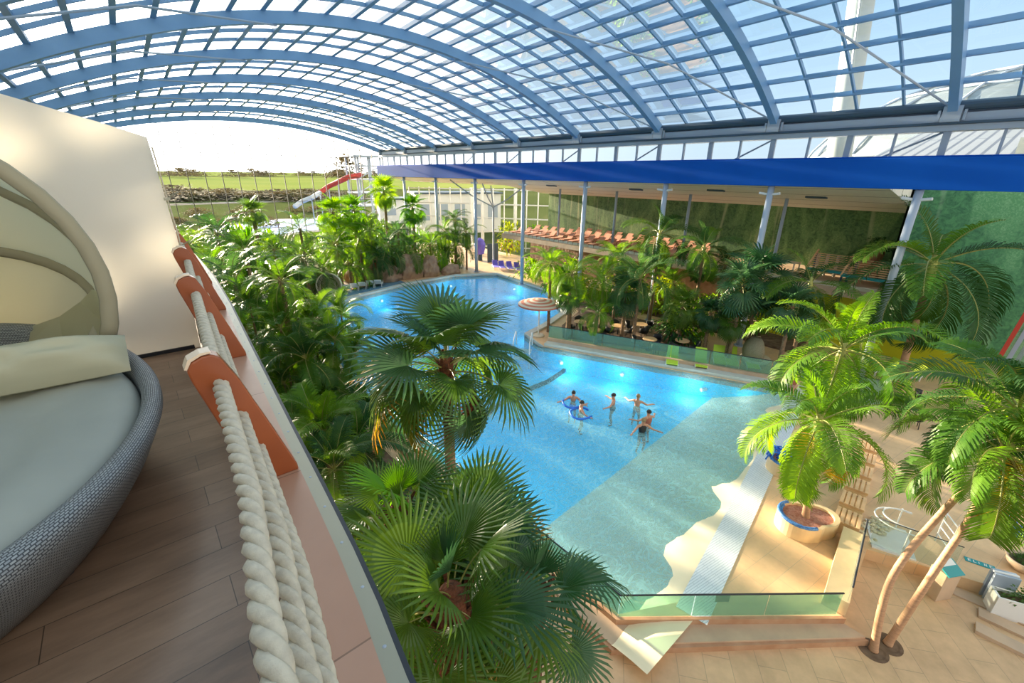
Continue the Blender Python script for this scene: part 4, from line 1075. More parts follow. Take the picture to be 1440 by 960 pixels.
# ---- planting by region: (family, mesh, px, py of the crown, crown height, size, leaf colour)
rn2 = random.Random(99)
def in_pool(x, y, m=.55):
    hit = False; n = len(POOL); near = False
    for i in range(n):
        (x1, y1), (x2, y2) = POOL[i], POOL[(i+1) % n]
        if (y1 > y) != (y2 > y) and x < (x2-x1)*(y-y1)/(y2-y1)+x1: hit = not hit
        dx, dy = x2-x1, y2-y1; t = max(0, min(1, ((x-x1)*dx+(y-y1)*dy)/(dx*dx+dy*dy)))
        if math.hypot(x-x1-t*dx, y-y1-t*dy) < m: near = True
    return hit or near
def put(fam, i, px, py, h, s_, key, label, group, z0=-.3, tr=.11, **k):
    p = at_z(px, py, h+z0); h0 = h; d0 = (p-CAM).length
    for q in range(1, 30):
        if not in_pool(p.x, p.y, 3. if (px < 700 and py < 400) else .55): break
        h = h0+.2*((q+1)//2)*(1 if q % 2 else -1); h = max(h, 1.2); p = at_z(px, py, h+z0)
    s_ *= (p-CAM).length/d0
    return simple_palm(fam, (p.x, p.y, z0), h, s_, key, label, group, i, tr, rz=rn2.uniform(0, 6), **k)
far_fans = [(540, 268, 8.6, 1.15, 'on the far bank, tallest, under the end of the blue fascia'), (580, 292, 7.4, .95, 'on the far bank between two columns'), (468, 298, 7.4, .95, 'far left, shaggy, before the outdoor slide'), (497, 296, 7.6, .9, 'far left, twin of the shaggy one'), (355, 298, 7.2, .85, 'far left, standing before the outdoor pool')]
for px, py, h, s_, lb in far_fans:
    o = put('fan', 1 if py < 298 and px < 600 and px != 355 else 0, px, py, h, s_, 'broad' if px != 355 else 'fan', 'fan palm '+lb, None, tr=.16)
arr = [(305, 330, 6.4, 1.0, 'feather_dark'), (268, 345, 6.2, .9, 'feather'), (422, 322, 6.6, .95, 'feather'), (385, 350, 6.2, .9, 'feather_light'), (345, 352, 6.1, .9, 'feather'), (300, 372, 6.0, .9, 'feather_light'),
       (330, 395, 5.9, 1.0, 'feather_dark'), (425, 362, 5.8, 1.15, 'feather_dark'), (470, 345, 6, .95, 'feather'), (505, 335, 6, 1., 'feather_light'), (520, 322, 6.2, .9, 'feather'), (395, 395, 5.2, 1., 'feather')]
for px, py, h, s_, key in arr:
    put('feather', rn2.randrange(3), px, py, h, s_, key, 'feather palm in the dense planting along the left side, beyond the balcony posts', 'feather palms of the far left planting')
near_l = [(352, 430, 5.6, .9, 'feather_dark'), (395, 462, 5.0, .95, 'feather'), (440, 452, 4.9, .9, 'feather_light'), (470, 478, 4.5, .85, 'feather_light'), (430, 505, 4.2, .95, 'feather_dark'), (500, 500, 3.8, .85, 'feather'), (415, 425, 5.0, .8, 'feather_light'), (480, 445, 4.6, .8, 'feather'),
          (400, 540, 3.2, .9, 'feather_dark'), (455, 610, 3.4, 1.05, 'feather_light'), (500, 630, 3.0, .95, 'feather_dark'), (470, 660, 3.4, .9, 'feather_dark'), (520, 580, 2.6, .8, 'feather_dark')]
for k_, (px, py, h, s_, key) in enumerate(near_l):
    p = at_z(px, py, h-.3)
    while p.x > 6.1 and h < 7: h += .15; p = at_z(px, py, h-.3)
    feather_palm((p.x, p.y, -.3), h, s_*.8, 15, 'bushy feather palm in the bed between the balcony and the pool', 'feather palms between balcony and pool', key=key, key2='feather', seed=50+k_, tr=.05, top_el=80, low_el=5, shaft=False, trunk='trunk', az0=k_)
# undergrowth on the left
for k_ in range(78):
    x, y = rn2.uniform(1.0, 5.2), rn2.uniform(13, 58)
    h = 1.5+.035*y
    if k_ % 3:
        simple_palm('feather', (x, y, -.25), rn2.uniform(1.6, 3.2)+.02*y, rn2.uniform(.6, .85), rn2.choice(['feather', 'feather_light', 'feather_dark', 'feather']), 'short feather palm in the thick undergrowth of the left planting', 'short feather palms of the left planting', k_ % 3, .06, rz=rn2.uniform(0, 6)); continue
    bush((x, y, -.25), rn2.uniform(.8, 1.1), rn2.choice(['broad', 'fan', 'feather', 'feather_dark', 'broad']), 'leafy bush in the thick undergrowth of the left planting', 'bushes of the left planting', k_ % 2, rn2.uniform(0, 6), h*.8)
for k_ in range(34):
    x, y = rn2.uniform(7, 27), rn2.uniform(43.5, 58)
    if y < 41+.1*abs(x-18): continue
    bush((x, y, 0), rn2.uniform(1.2, 1.7), rn2.choice(['broad', 'fan', 'broad', 'feather_dark', 'feather_light']), 'leafy bush on the far bank behind the upper pool', 'bushes of the far bank', k_ % 2, rn2.uniform(0, 6), rn2.uniform(1.2, 2.4))
for k_ in range(16):
    x, y = rn2.uniform(6.6, 9), rn2.uniform(36, 58)
    bush((x, y, 0), rn2.uniform(1.2, 1.6), rn2.choice(['broad', 'fan', 'broad', 'feather_dark']), 'leafy bush on the left end of the far bank', 'bushes on the left end of the far bank', k_ % 2, rn2.uniform(0, 6), 2.2)
for px, py, h, s_, key in [(545, 345, 4.8, 1.1, 'feather_dark'), (575, 350, 4.6, 1., 'feather'), (605, 345, 4.6, 1.1, 'broad'), (640, 345, 4.4, 1.1, 'feather_dark'), (655, 325, 4.8, .9, 'feather'), (530, 365, 4, 1., 'feather_dark'), (490, 370, 4.2, 1.1, 'feather'), (625, 325, 5.2, 1., 'feather'), (455, 378, 4.2, 1.1, 'feather'), (560, 328, 5.4, .9, 'feather_dark'), (640, 310, 5.6, .8, 'feather_dark')]:
    put('feather', rn2.randrange(3), px, py, h, s_, key, 'feather palm on the far bank behind the upper pool', 'feather palms of the far bank', z0=0)
# right bank
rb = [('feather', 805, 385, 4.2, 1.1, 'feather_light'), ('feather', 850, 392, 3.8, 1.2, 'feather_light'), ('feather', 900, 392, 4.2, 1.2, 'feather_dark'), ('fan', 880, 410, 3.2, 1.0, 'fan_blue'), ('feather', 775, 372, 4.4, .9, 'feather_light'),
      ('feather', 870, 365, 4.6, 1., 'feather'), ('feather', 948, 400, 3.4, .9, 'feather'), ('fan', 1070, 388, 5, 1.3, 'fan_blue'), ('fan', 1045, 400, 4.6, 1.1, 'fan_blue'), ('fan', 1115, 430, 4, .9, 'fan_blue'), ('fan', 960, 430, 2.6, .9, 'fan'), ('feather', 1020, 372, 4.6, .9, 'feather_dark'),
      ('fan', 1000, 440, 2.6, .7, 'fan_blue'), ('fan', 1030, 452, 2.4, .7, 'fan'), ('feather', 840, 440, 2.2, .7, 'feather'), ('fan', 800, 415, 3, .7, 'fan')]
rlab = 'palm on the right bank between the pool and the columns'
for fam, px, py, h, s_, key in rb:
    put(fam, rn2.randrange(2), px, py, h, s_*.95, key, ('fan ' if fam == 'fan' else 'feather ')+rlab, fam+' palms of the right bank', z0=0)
for (px, py, s_, key, hh) in [(768, 372, 1.3, 'broad', 1.), (790, 398, 1.4, 'broad', 1.2), (815, 405, 1.2, 'broad_yellow', 1.2), (885, 385, 1.5, 'broad_yellow', 1.2), (910, 405, 1.4, 'broad', 1.2), (935, 420, 1.3, 'broad_yellow', 1.1), (965, 455, 1.3, 'broad', 1.3), (950, 465, 1.2, 'feather_dark', 1.3), (860, 425, 1.2, 'feather_dark', 1.1), (975, 408, 1.5, 'broad_yellow', 1.2), (1015, 430, 1.3, 'broad', 1.1), (1030, 400, 1.5, 'broad_yellow', 1.2), (1060, 440, 1.3, 'broad', 1.2), (1000, 395, 1.6, 'feather_dark', 1.3),
                              (800, 352, 1.6, 'broad_yellow', 1.3), (830, 362, 1.6, 'broad', 1.3), (768, 340, 1.6, 'broad_yellow', 1.4), (860, 350, 1.6, 'broad', 1.3), (790, 335, 1.6, 'fan', 1.4), (716, 340, 1.5, 'broad_yellow', 1.8), (900, 365, 1.5, 'broad', 1.3), (750, 330, 1.4, 'broad', 1.4), (822, 335, 1.5, 'broad_yellow', 1.3), (845, 380, 1.4, 'broad', 1.3), (930, 385, 1.5, 'feather_dark', 1.4), (1085, 420, 1.4, 'feather_dark', 1.4)]:
    p = at_z(px, py+14, .1); p.x = min(p.x, 30.8) if p.x < 36 else p.x
    if in_pool(p.x, p.y, 1.): p.x += 1.6; p.y += .8
    bush((p.x, p.y, .1), s_, key, 'leafy bush on the right bank among the palms', 'bushes of the right bank', 0, rn2.uniform(0, 6), hh)

# ================================================================ FURNITURE
def lounger(mkey, ckey, name='sun_lounger'):
    r = empty(name)
    mb = MB(); mb.box((0, .28, .3), (.62, 1.25, .05)); mb.build('seat', M[ckey], r, bevel=.01)
    mb = MB(); rot = Euler((R(-42), 0, 0)).to_matrix(); mb.box((0, -.62, .53), (.62, .75, .05), rot); mb.build('backrest', M[ckey], r, bevel=.01)
    for sx in (-1, 1):
        mb = MB(); mb.box((sx*.32, .1, .27), (.04, 1.6, .07)); mb.build('side_rail', M[mkey], r)
        for y in (-.55, .8):
            mb = MB(); mb.box((sx*.31, y, .13), (.05, .06, .26)); mb.build('leg', M[mkey], r)
    return r
def place(o, loc, rz, label, cat, group=None):
    o.location = loc; o.rotation_euler = (0, 0, rz); tag(o, label, cat, group); return o
L0 = lounger('white', 'lime'); first = True
lab = ['first from the dark palm, behind the glass fence', 'second along the glass fence', 'third along the glass fence', 'fourth along the glass fence', 'last along the glass fence, beside the basket chair', 'beside the leaning trunk at the yellow wall', 'farther right at the yellow wall']
for (px, py), lb, az in zip([(944, 520), (986, 524), (1013, 520), (1031, 522), (1061, 526), (1254, 535), (1289, 545)], lab, [0]*5+[R(-60)]*2):
    o = L0 if first else copy_tree(L0); first = False
    p = at_z(px, py-5, .3); place(o, (p.x+1.1, p.y+.6, 0), R(120)+az, 'lime green sun lounger '+lb, 'sun lounger', 'lime green loungers')
L1 = lounger('white_metal', 'violet'); first = True
for i, (px, py) in enumerate([(697, 377), (706, 378), (717, 379), (728, 380)]):
    o = L1 if first else copy_tree(L1); first = False
    p = at_z(px, py, 0); place(o, (p.x, p.y, 0), R(150), 'violet blue sun lounger in the short row beyond the upper pool', 'sun lounger', 'violet loungers beyond the upper pool')
L2 = lounger('lounger_wood', 'lounger_cloth'); first = True
for row, (X, n, ya, yb) in enumerate([(32.4, 17, 17.5, 37.5), (34.9, 17, 17.5, 37.5), (36.9, 12, 18.5, 33)]):
    for i in range(n):
        o = L2 if first else copy_tree(L2); first = False
        y = ya+(yb-ya)*i/(n-1)
        lb = ['in the front row on the long terrace under the canopy', 'in the middle row on the long terrace under the canopy', 'in the back row on the long terrace under the canopy'][row]
        place(o, (X, y, 3.92), R(90), 'reddish brown sun lounger '+lb, 'sun lounger', 'brown loungers, '+['front', 'middle', 'back'][row]+' row of the terrace')
# terrace
mb = MB(); mb.box((34.9, 22.2, 3.75), (6.6, 33.8, .34)); mb.box((31.62, 22.2, 3.62), (.12, 33.8, .4)); S('floor_terrace', mb, M['stone'])
mb = MB(); mb.box((31.7, 22, 4.02), (.25, 33.4, .2)); S('terrace_kerb', mb, M['cream'])
# terrace furniture near the forest wall: tables, posts and wide daybeds
def wood_table(loc, rz, label):
    r = empty('wooden_table', loc, rz, label, 'table', None)
    mb = MB(); mb.box((0, 0, .73), (1.5, .8, .05)); mb.build('tabletop', M['cream'], r)
    for x in (-.68, .68):
        for y in (-.34, .34): mb = MB(); mb.box((x, y, .36), (.07, .07, .72)); mb.build('leg', M['cream'], r)
    return r
p = at_z(1085, 352, 4.7); wood_table((min(p.x, 36), p.y, 3.92), R(90), 'pale wooden table on the terrace behind the slim column')
p = at_z(1108, 372, 4.4); wood_table((34, p.y, 3.92), R(80), 'pale wooden table on the terrace near its railing')
def broad_daybed(loc, rz, label, s=1.):
    r = empty('slatted_daybed', loc, rz, label, 'daybed')
    for i in range(8): mb = MB(); rr = Euler((0, R(-32), 0)).to_matrix(); mb.box((-.9+.14*i*1.0, 0, .62+.09*i), (.12, 1.9, .03)); mb.build('slat', M['bench_wood'], r)
    for y in (-1, 1):
        mb = MB(); mb.bar((-1.1, y, .5), (.35, y, 1.42), .08, .08); mb.build('side_rail', M['bench_wood'], r)
        for x in (-.9, .2): mb = MB(); mb.box((x, y, .3 if x < 0 else .6), (.08, .08, .6 if x < 0 else 1.2)); mb.build('leg', M['steel_dark'], r)
    mb = MB(); mb.box((-1.0, 0, .5), (.4, 1.9, .1)); mb.build('cushion', M['fan_blue'] if 0 else M['teal'], r)
    r.scale = (s,)*3
    return r
p = at_x(1222, 385, 33.5); broad_daybed((33.8, p.y, 3.92), R(0), 'broad slatted wooden daybed on the terrace beside the thick column', 1.15)
p = at_x(1165, 385, 34); broad_daybed((34.6, p.y, 3.92), R(0), 'broad slatted wooden daybed on the terrace, left of its twin', 1.15)
p = at_x(1257, 350, 36); p.y = max(p.y, 6.7)
mb = MB(); mb.lathe([(.45, 0), (.55, .9), (.6, 1.0), (.5, 1.0), (.45, .85)], 20); pot = mb.build('terracotta_pot', M['terracotta']); pot.location = (36, p.y, 4.9); tag(pot, 'large terracotta pot on a stand beside the thick column', 'pot')
mb = MB(); mb.box((36, p.y, 4.4), (1.0, 1.0, 1.0)); S('plinth', mb, M['terracotta'])
bush((36, p.y, 5.7), .6, 'feather_dark', 'dark plant growing in the terracotta pot', None, 0)
for px in (1150, 1163, 1178, 1200):
    p = at_x(px, 366, 35)
    mb = MB(); mb.tube([(0, 0, 0), (0, 0, 1.35)], .09, 8); o = mb.build('bollard', M['cream']); o.location = (35, p.y, 3.92); tag(o, 'short pale round post standing on the terrace', 'post', 'pale posts on the terrace')

# striped parasol on the islet
p = at_z(757, 472, 0)
r = empty('parasol', (p.x, p.y, 0), 0, 'round parasol with red and cream rings at the end of the islet', 'parasol')
mb = MB(); mb.tube([(0, 0, 0), (0, 0, 2.35)], .045, 8); mb.build('pole', M['white'], r)
mb = MB(); mb.lathe([(.4, 0), (.42, .06), (.3, .12)], 16); mb.build('foot', M['cream'], r)
rings = [0, .12, .3, .48, .66, .84, 1.02, 1.2, 1.38]
vs = []; fs = []; n = 32; mb = MB()
for i, q in enumerate(rings):
    z = 2.55-.32*(q/1.38)**1.4
    for k in range(n): vs.append((q*math.cos(2*PI*k/n), q*math.sin(2*PI*k/n), z))
for i in range(len(rings)-1):
    mb2 = None
    for k in range(n): fs.append((i*n+k, i*n+(k+1) % n, (i+1)*n+(k+1) % n, (i+1)*n+k))
mb.add(vs, fs); mb.m = [(i//n) % 2 for i in range(len(fs))]
mb.add([(1.38*math.cos(2*PI*k/n), 1.38*math.sin(2*PI*k/n), z_) for z_ in (2.23, 2.12) for k in range(n)], [(k, (k+1) % n, n+(k+1) % n, n+k) for k in range(n)])
M['par_red'] = mat('parasol_red', (.6, .2, .13), .7, trans=.3); M['par_cream'] = mat('parasol_cream', (.72, .6, .48), .7, trans=.3)
pc = mb.build('canopy', [M['par_red'], M['par_cream']], r, smooth=True)
for k in range(8):
    a = k*PI/4; mb = MB(); mb.tube([(0, 0, 2.0), (.7*math.cos(a), .7*math.sin(a), 2.36)], .012, 5); mb.build('rib', M['white'], pc)

# dark rattan chairs and round tables behind the fence
def rattan_chair():
    r = empty('rattan_chair')
    mb = MB(); mb.lathe([(.26, .38), (.3, .42), (.3, .46), (.0, .47)], 16, cap=False); mb.build('seat', M['black'], r, smooth=True)
    mb = MB(); vs = []; n = 14
    for i in range(n+1):
        a = R(20+140*i/n); h = .85-.12*abs(i-n/2)/(n/2)
        vs += [(.3*math.cos(a), .3*math.sin(a), .42), (.35*math.cos(a), .36*math.sin(a), h), (.32*math.cos(a), .33*math.sin(a), h), (.27*math.cos(a), .27*math.sin(a), .42)]
    mb.add(vs, [(4*i+k, 4*i+(k+1) % 4, 4*i+4+(k+1) % 4, 4*i+4+k) for i in range(n) for k in range(4)]+[(0, 1, 2, 3), (4*n+3, 4*n+2, 4*n+1, 4*n)]); mb.build('backrest', M['black'], r, smooth=True)
    for k in range(4): a = PI/4+k*PI/2; mb = MB(); mb.tube([(.2*math.cos(a), .2*math.sin(a), .4), (.24*math.cos(a), .24*math.sin(a), 0)], .018, 6); mb.build('leg', M['black'], r)
    return r
C0 = rattan_chair(); first = True; T0 = None
for gi, (px, py) in enumerate([(912, 492), (957, 494), (835, 478), (868, 472), (900, 470), (815, 466)]):
    p = at_z(px, py, 0)
    tb = empty('round_table') if T0 is None else copy_tree(T0)
    if T0 is None:
        T0 = tb; mb = MB(); mb.lathe([(.42, .7), (.43, .72), (.42, .74)], 24); mb.build('tabletop', M['bench_wood'], tb); mb = MB(); mb.lathe([(.2, 0), (.05, .04), (.04, .7)], 12); mb.build('pedestal', M['black'], tb)
    place(tb, (p.x, p.y, 0), 0, 'small round table with dark chairs behind the green glass fence', 'table', 'small round tables behind the glass fence')
    for k in range(3):
        o = C0 if first else copy_tree(C0); first = False; a = gi+k*2*PI/3
        place(o, (p.x+.72*math.cos(a), p.y+.72*math.sin(a), 0), a-PI/2, 'dark rattan chair at a small round table behind the glass fence', 'chair', 'dark rattan chairs behind the glass fence')
# more dark chairs out on the deck at the right
for i, (px, py, lb) in enumerate([(1293, 572, 'beside the bending palm by the yellow wall'), (1205, 588, 'half hidden by the bright palm fronds'), (1283, 600, 'on the deck near the leaning palm crowns')]):
    p = at_z(px, py, 0); place(copy_tree(C0), (p.x, p.y, 0), i*1.7, 'dark rattan chair '+lb, 'chair')

def basket_seat(loc, rz, label, col_='wicker_tan', s=1.):
    r = empty('basket_chair', loc, rz, label, 'basket chair')
    mb = MB(); vs = []; n = 20; m_ = 10
    for j in range(m_+1):
        for i in range(n+1):
            a = R(-20+220*i/n); e = R(-30+110*j/m_); vs.append((.85*math.cos(a)*math.cos(e), .75*math.sin(a)*math.cos(e), .85+.85*math.sin(e)))
    mb.add(vs, [(j*(n+1)+i, j*(n+1)+i+1, (j+1)*(n+1)+i+1, (j+1)*(n+1)+i) for j in range(m_) for i in range(n)])
    o = mb.build('shell', M[col_], r, smooth=True); so = o.modifiers.new('s', 'SOLIDIFY'); so.thickness = .05
    mb = MB(); mb.lathe([(.72, .28), (.8, .42), (.74, .5), (0, .52)], 20, cap=False); mb.build('cushion', M['cream'], r, smooth=True)
    mb = MB(); mb.lathe([(.6, 0), (.62, .1), (.76, .3)], 20, cap=False); mb.build('base', M[col_], r)
    r.scale = (s,)*3; return r
M['wicker_tan'] = mat('tan_wicker', (.42, .36, .24), .8, noise=((.3, .25, .16), 30.), bump=(60, .8, .01))
M['wicker_white'] = mat('white_wicker', (.72, .66, .48), .8, noise=((.6, .55, .4), 30.), bump=(60, .8, .01))
p = at_z(1062, 516, 0); basket_seat((p.x+.3, p.y+.2, 0), R(30), 'tan basket chair by the glass fence with a person in red', s=1.)
p = at_z(465, 418, 0); basket_seat((p.x, p.y, .0), R(-20), 'big round cream basket chair at the edge of the far pool', 'wicker_white', 1.25)
# white sunbeds near it
L3 = lounger('white_metal', 'white'); first = True
for i, (px, py) in enumerate([(490, 409), (500, 407), (511, 405), (522, 403), (533, 402)]):
    o = L3 if first else copy_tree(L3); first = False
    p = at_z(px, py, 0); place(o, (p.x, p.y, 0), R(-30), 'white sun lounger on the far bank beside the cream basket chair', 'sun lounger', 'white loungers on the far bank')
# rocks and huts of the far bank
rocks = [((583, 388), (1.1, .9, 2.0), 'tall pale rock with a cave opening at the far end of the upper pool'), ((610, 385), (1.0, 1., 1.5), 'round rock beside the tall pale rock of the far bank'), ((555, 392), (1.4, 1., 1.1), 'low brown rock left of the tall pale rock'), ((515, 393), (1.5, 1.1, 1.3), 'domed brown rock behind the white loungers'), ((440, 398), (1.3, 1., 1.2), 'brown rock left of the cream basket chair'), ((640, 383), (.9, .8, .8), 'small rock at the far right corner of the upper pool')]
for (q, s_, lb) in rocks:
    p = at_z(*q, .3); me = bpy.data.meshes.new('rock'); bm = bmesh.new(); bmesh.ops.create_icosphere(bm, subdivisions=3, radius=1)
    rk = random.Random(int(q[0]))
    for v in bm.verts:
        f = 1+.16*math.sin(v.co.x*4+q[0])+.12*math.sin(v.co.y*6+v.co.z*5)+rk.uniform(-.05, .05); v.co *= f; v.co.z = max(v.co.z, -.4)
    bm.to_mesh(me); bm.free(); me.materials.append(M['rock'])
    o = link('rock', me); o.location = (p.x, p.y+.8, s_[2]*.35); o.scale = s_; tag(o, lb, 'rock')
p = at_z(537, 390, .3)
mb = MB(); mb.box((0, 0, .6), (1.7, .1, 1.2)); o = mb.build('towel_screen', M['red']); o.location = (p.x, p.y+3, 0); tag(o, 'dull red cloth screen on the far bank behind the loungers', 'screen')
# blue figure sign/hood and teal partition by the violet loungers
p = at_z(675, 366, 0)
mb = MB(); mb.lathe([(.5, 0), (.62, .5), (.7, 1.2), (.5, 1.7), (.1, 1.95)], 12); o = mb.build('blue_hooded_seat', M['violet']); o.location = (p.x, p.y, .8); tag(o, 'bright blue hooded seat among the bushes by the far column', 'seat')
mb = MB(); mb.lathe([(.3, 0), (.3, .8)], 12); o = mb.build('pedestal', M['steel_dark'], None); o.location = (p.x, p.y, 0); tag(o, 'dark round pedestal under the bright blue hooded seat', 'pedestal')
p = at_z(693, 368, 0); mb = MB(); mb.box((0, 0, 1.1), (1.6, .12, 2.2)); o = mb.build('privacy_screen', M['steel_dark']); o.location = (p.x, p.y, 0); tag(o, 'grey upright privacy screen behind the violet loungers', 'screen')
for i in range(7):
    p = at_z(700+i*5, 352, 0); mb = MB(); mb.box((0, 0, .75), (.12, .12, 1.5)); o = mb.build('fence_post', M['terracotta']); o.location = (p.x, p.y, 0); tag(o, 'orange brown timber post in the row by the white glazed wall', 'post', 'orange posts near the glazed wall')
p = at_z(750, 381, 0)
mb = MB(); mb.lathe([(.9, .62), (.92, .7), (.9, .74)], 24); mb.lathe([(.12, 0), (.12, .62)], 10); o = mb.build('serving_table', M['white']); o.location = (p.x, p.y, 0); tag(o, 'low white round table beside the column at the upper pool', 'table')
# poolside lift and rails on the islet
p = at_z(735, 492, -.13)
r = empty('pool_ladder', (p.x, p.y, 0), R(40), 'chrome handrails of the steps into the water beside the parasol', 'handrail')
for sy in (-.5, .5):
    mb = MB(); mb.tube([(.6, sy, 0), (.6, sy, .85), (.3, sy, .95), (-.6, sy, .6), (-.6, sy, -1.1)], .03, 8); mb.build('rail', M['white_metal'], r, smooth=True)
mb = MB(); mb.box((.3, 0, -.3), (.5, 1, .1)); mb.box((-.2, 0, -.6), (.5, 1, .1)); mb.build('step', M['coping'], r)

# ---- right front: ramp balustrade, ladder rack, sign box, planters
gA, gB = at_z(1215, 777, -.36), at_z(1412, 852, -.36)
glass_fence('glass_fence', [(gA.x, gA.y), (gA.x+(gB.x-gA.x)*.62, gA.y+(gB.y-gA.y)*.62)], .95, 'clear glass balustrade between the low wall and the leaning trunks', .0, gm='clear_glass', rail=.014)
p = at_z(1262, 762, 0)
r = empty('curved_rail', (p.x, p.y, 0), R(20), 'curved white steel handrail behind the leaning trunks', 'handrail')
for k, rr in enumerate((.42, .55)):
    pts = [(rr*math.cos(R(a)), rr*1.3*math.sin(R(a)), .85-.1*k) for a in range(-20, 200, 15)]
    mb = MB(); mb.tube(pts, .02, 8); mb.build('hoop', M['white_metal'], r, smooth=True)
for x in (-.5, .5):
    mb = MB(); mb.tube([(x, 0, 0), (x, 0, .85)], .022, 8); mb.build('post', M['white_metal'], r)
mb = MB(); mb.box((0, .2, .02), (1.3, 1.0, .05)); mb.build('base', M['white_metal'], r)
p = at_z(1322, 770, 0)
r = empty('ladder_rack', (p.x, p.y, 0), R(-60), 'white metal rack like a short ladder behind the leaning trunks', 'rack')
for y in (-.3, .3): mb = MB(); mb.tube([(0, y, 0), (0, y, 1.1)], .022, 8); mb.build('upright', M['white_metal'], r)
for z in (.25, .5, .75, 1.0): mb = MB(); mb.tube([(0, -.3, z), (0, .3, z)], .018, 8); mb.build('rung', M['white_metal'], r)
# fallen pale flower petals bed
q = at_z(1232, 742, 0)
mb = MB(); rk = random.Random(4)
for i in range(70):
    x, y = rk.gauss(0, .33), rk.gauss(0, .2); s_ = rk.uniform(.03, .07); mb.ellipsoid((x, y, .05+rk.random()*.05), (s_, s_, s_*.7), 7, 5)
o = mb.build('pebbles', M['wicker_white'], smooth=True); o.location = (q.x, q.y, 0); tag(o, 'scatter of pale round pebbles lying behind the glass screen', 'pebbles', kind='stuff')
# sign stand with a slanted panel
p = at_z(1315, 835, -.36)
r = empty('sign_stand', (p.x, p.y, -.36), R(-30), 'brown info stand with a white and teal slanted panel', 'sign')
mb = MB(); mb.box((0, 0, .45), (.5, .38, .9)); mb.build('body', M['stone'], r, bevel=.01)
mb = MB(); rr = Euler((R(25), 0, 0)).to_matrix(); mb.box((0, -.05, .98), (.5, .42, .03), rr); mb.build('panel', M['teal'], r)
mb = MB(); mb.box((0, .06, 1.045), (.42, .16, .02), rr); mb.build('notice', M['white'], r)
# lettered floor sign
p = at_z(1378, 792, .012)
mb = MB(); mb.box((0, 0, 0), (.62, .18, .012)); mb.cur = 1
xs_ = -.24
for ch in (((0, 0, .02, .1), (.03, .04, .04, .015), (.03, -.04, .04, .015), (.03, 0, .03, .015)), ((0, 0, .02, .1), (.03, -.04, .04, .015)), ((0, 0, .015, .08),), ((0, 0, .015, .1), (.04, 0, .015, .1), (.02, .0, .03, .015)), ((0, 0, .015, .1), (.03, .04, .04, .015), (.03, -.04, .04, .015))):
    for (x, y, w_, h_) in ch: mb.box((xs_+x, y, .008), (w_, h_, .006))
    xs_ += .11
o = mb.build('floor_sign', [M['teal'], M['white']]); o.location = p; o.rotation_euler = (0, 0, R(-75)); tag(o, 'teal sign with white lettering lying flat on the concourse', 'sign')
# planter bowl and white planter
def bowl(loc, s, label, mk='stone'):
    r = empty('planter_bowl', loc, 0, label, 'planter')
    mb = MB(); mb.lathe([(.25*s, 0), (.42*s, .2*s), (.5*s, .42*s), (.44*s, .42*s), (.38*s, .3*s)], 24); mb.build('bowl', M[mk], r, smooth=True)
    mb = MB(); mb.lathe([(.4*s, .33*s), (0, .37*s)], 20, cap=False); mb.build('soil', M['soil'], r)
    o = link('foliage', crown_mesh('bush', 1, 'feather_dark'), r); o.scale = (.22*s,)*3; o.location = (0, 0, .3*s)
    return r
p = at_z(1436, 800, 0); bowl(tuple(p), .8, 'round stone planter bowl at the right of the teal sign')
p = at_z(1430, 868, -.36)
r = empty('box_planter', tuple(p), R(-65), 'white box planter with dark green plants beside the steel gate', 'planter')
mb = MB(); mb.prism([(-.6, -.2), (.6, -.2), (.6, .2), (-.6, .2)], 0, .6, [[(-.55, -.16), (-.55, .16), (.55, .16), (.55, -.16)]]); mb.build('box', M['white'], r)
mb = MB(); mb.box((0, 0, .5), (1.1, .32, .04)); mb.build('soil', M['soil'], r)
o = link('foliage', crown_mesh('bush', 0, 'fan'), r); o.scale = (.4, .16, .3); o.location = (0, 0, .45)
p = at_z(1398, 846, -.36)
r = empty('steel_gate', tuple(p), R(28), 'low brushed steel gate post with rails beside the white box planter', 'gate')
for k in range(2):
    mb = MB(); mb.box((k*.16, 0, .45), (.07, .5, .9)); mb.build('post', M['steel_light'], r)
mb = MB(); mb.tube([(.08, -.25, .9), (.08, .25, .9)], .03, 8); mb.build('top_rail', M['white_metal'], r)
# long level step strips and shallow steps at the right edge
q0, q1 = at_z(1310, 806, -.36), at_z(1460, 880, -.36)
mb = MB(); d_ = (q1-q0).normalized(); n_ = V((-d_.y, d_.x, 0))
for (pa_, pb_, z) in (((1340, 836), (1440, 880), .04), ((1375, 868), (1460, 908), .07), ((1370, 890), (1460, 935), .1)):
    A, B = at_z(*pa_, -.36), at_z(*pb_, -.36); B = B+(B-A)*1.5; dd = (B-A).normalized(); nn = V((-dd.y, dd.x, 0))
    mb.prism([(A.x, A.y), (B.x, B.y), (B.x+nn.x*.35, B.y+nn.y*.35), (A.x+nn.x*.35, A.y+nn.y*.35)], -.37, -.36+z)
S('step_strips', mb, M['stone'])
# leaning glazed red edged tube of the slide at the right border
ta, tb_ = at_x(1452, 425, 30), at_x(1402, 508, 30)
r = empty('slide_support', tuple(tb_), 0, 'slanting red edged glazed frame at the right border', 'frame')
dv = ta-tb_
for k in range(3):
    mb = MB(); mb.bar(V((k*.3-.1, -.3*k, 0)), dv+V((k*.3-.1, -.3*k, 0)), .16 if k == 0 else .1, .16); mb.build('bar', M['red'] if k == 0 else M['steel_light'], r)
mb = MB(); mb.bar((0, 0, -.2), (0, 0, -2.4), .3, .3); mb.build('post', M['stone'], r)
mb = MB(); mb.extrude([(.2, -.1, 0), V((.2, -.1, 0))+dv, V((.2, -1.6, 0))+dv, (.2, -1.6, 0)], (.03, 0, 0)); mb.build('glass_panel', M['clear_glass'], r)

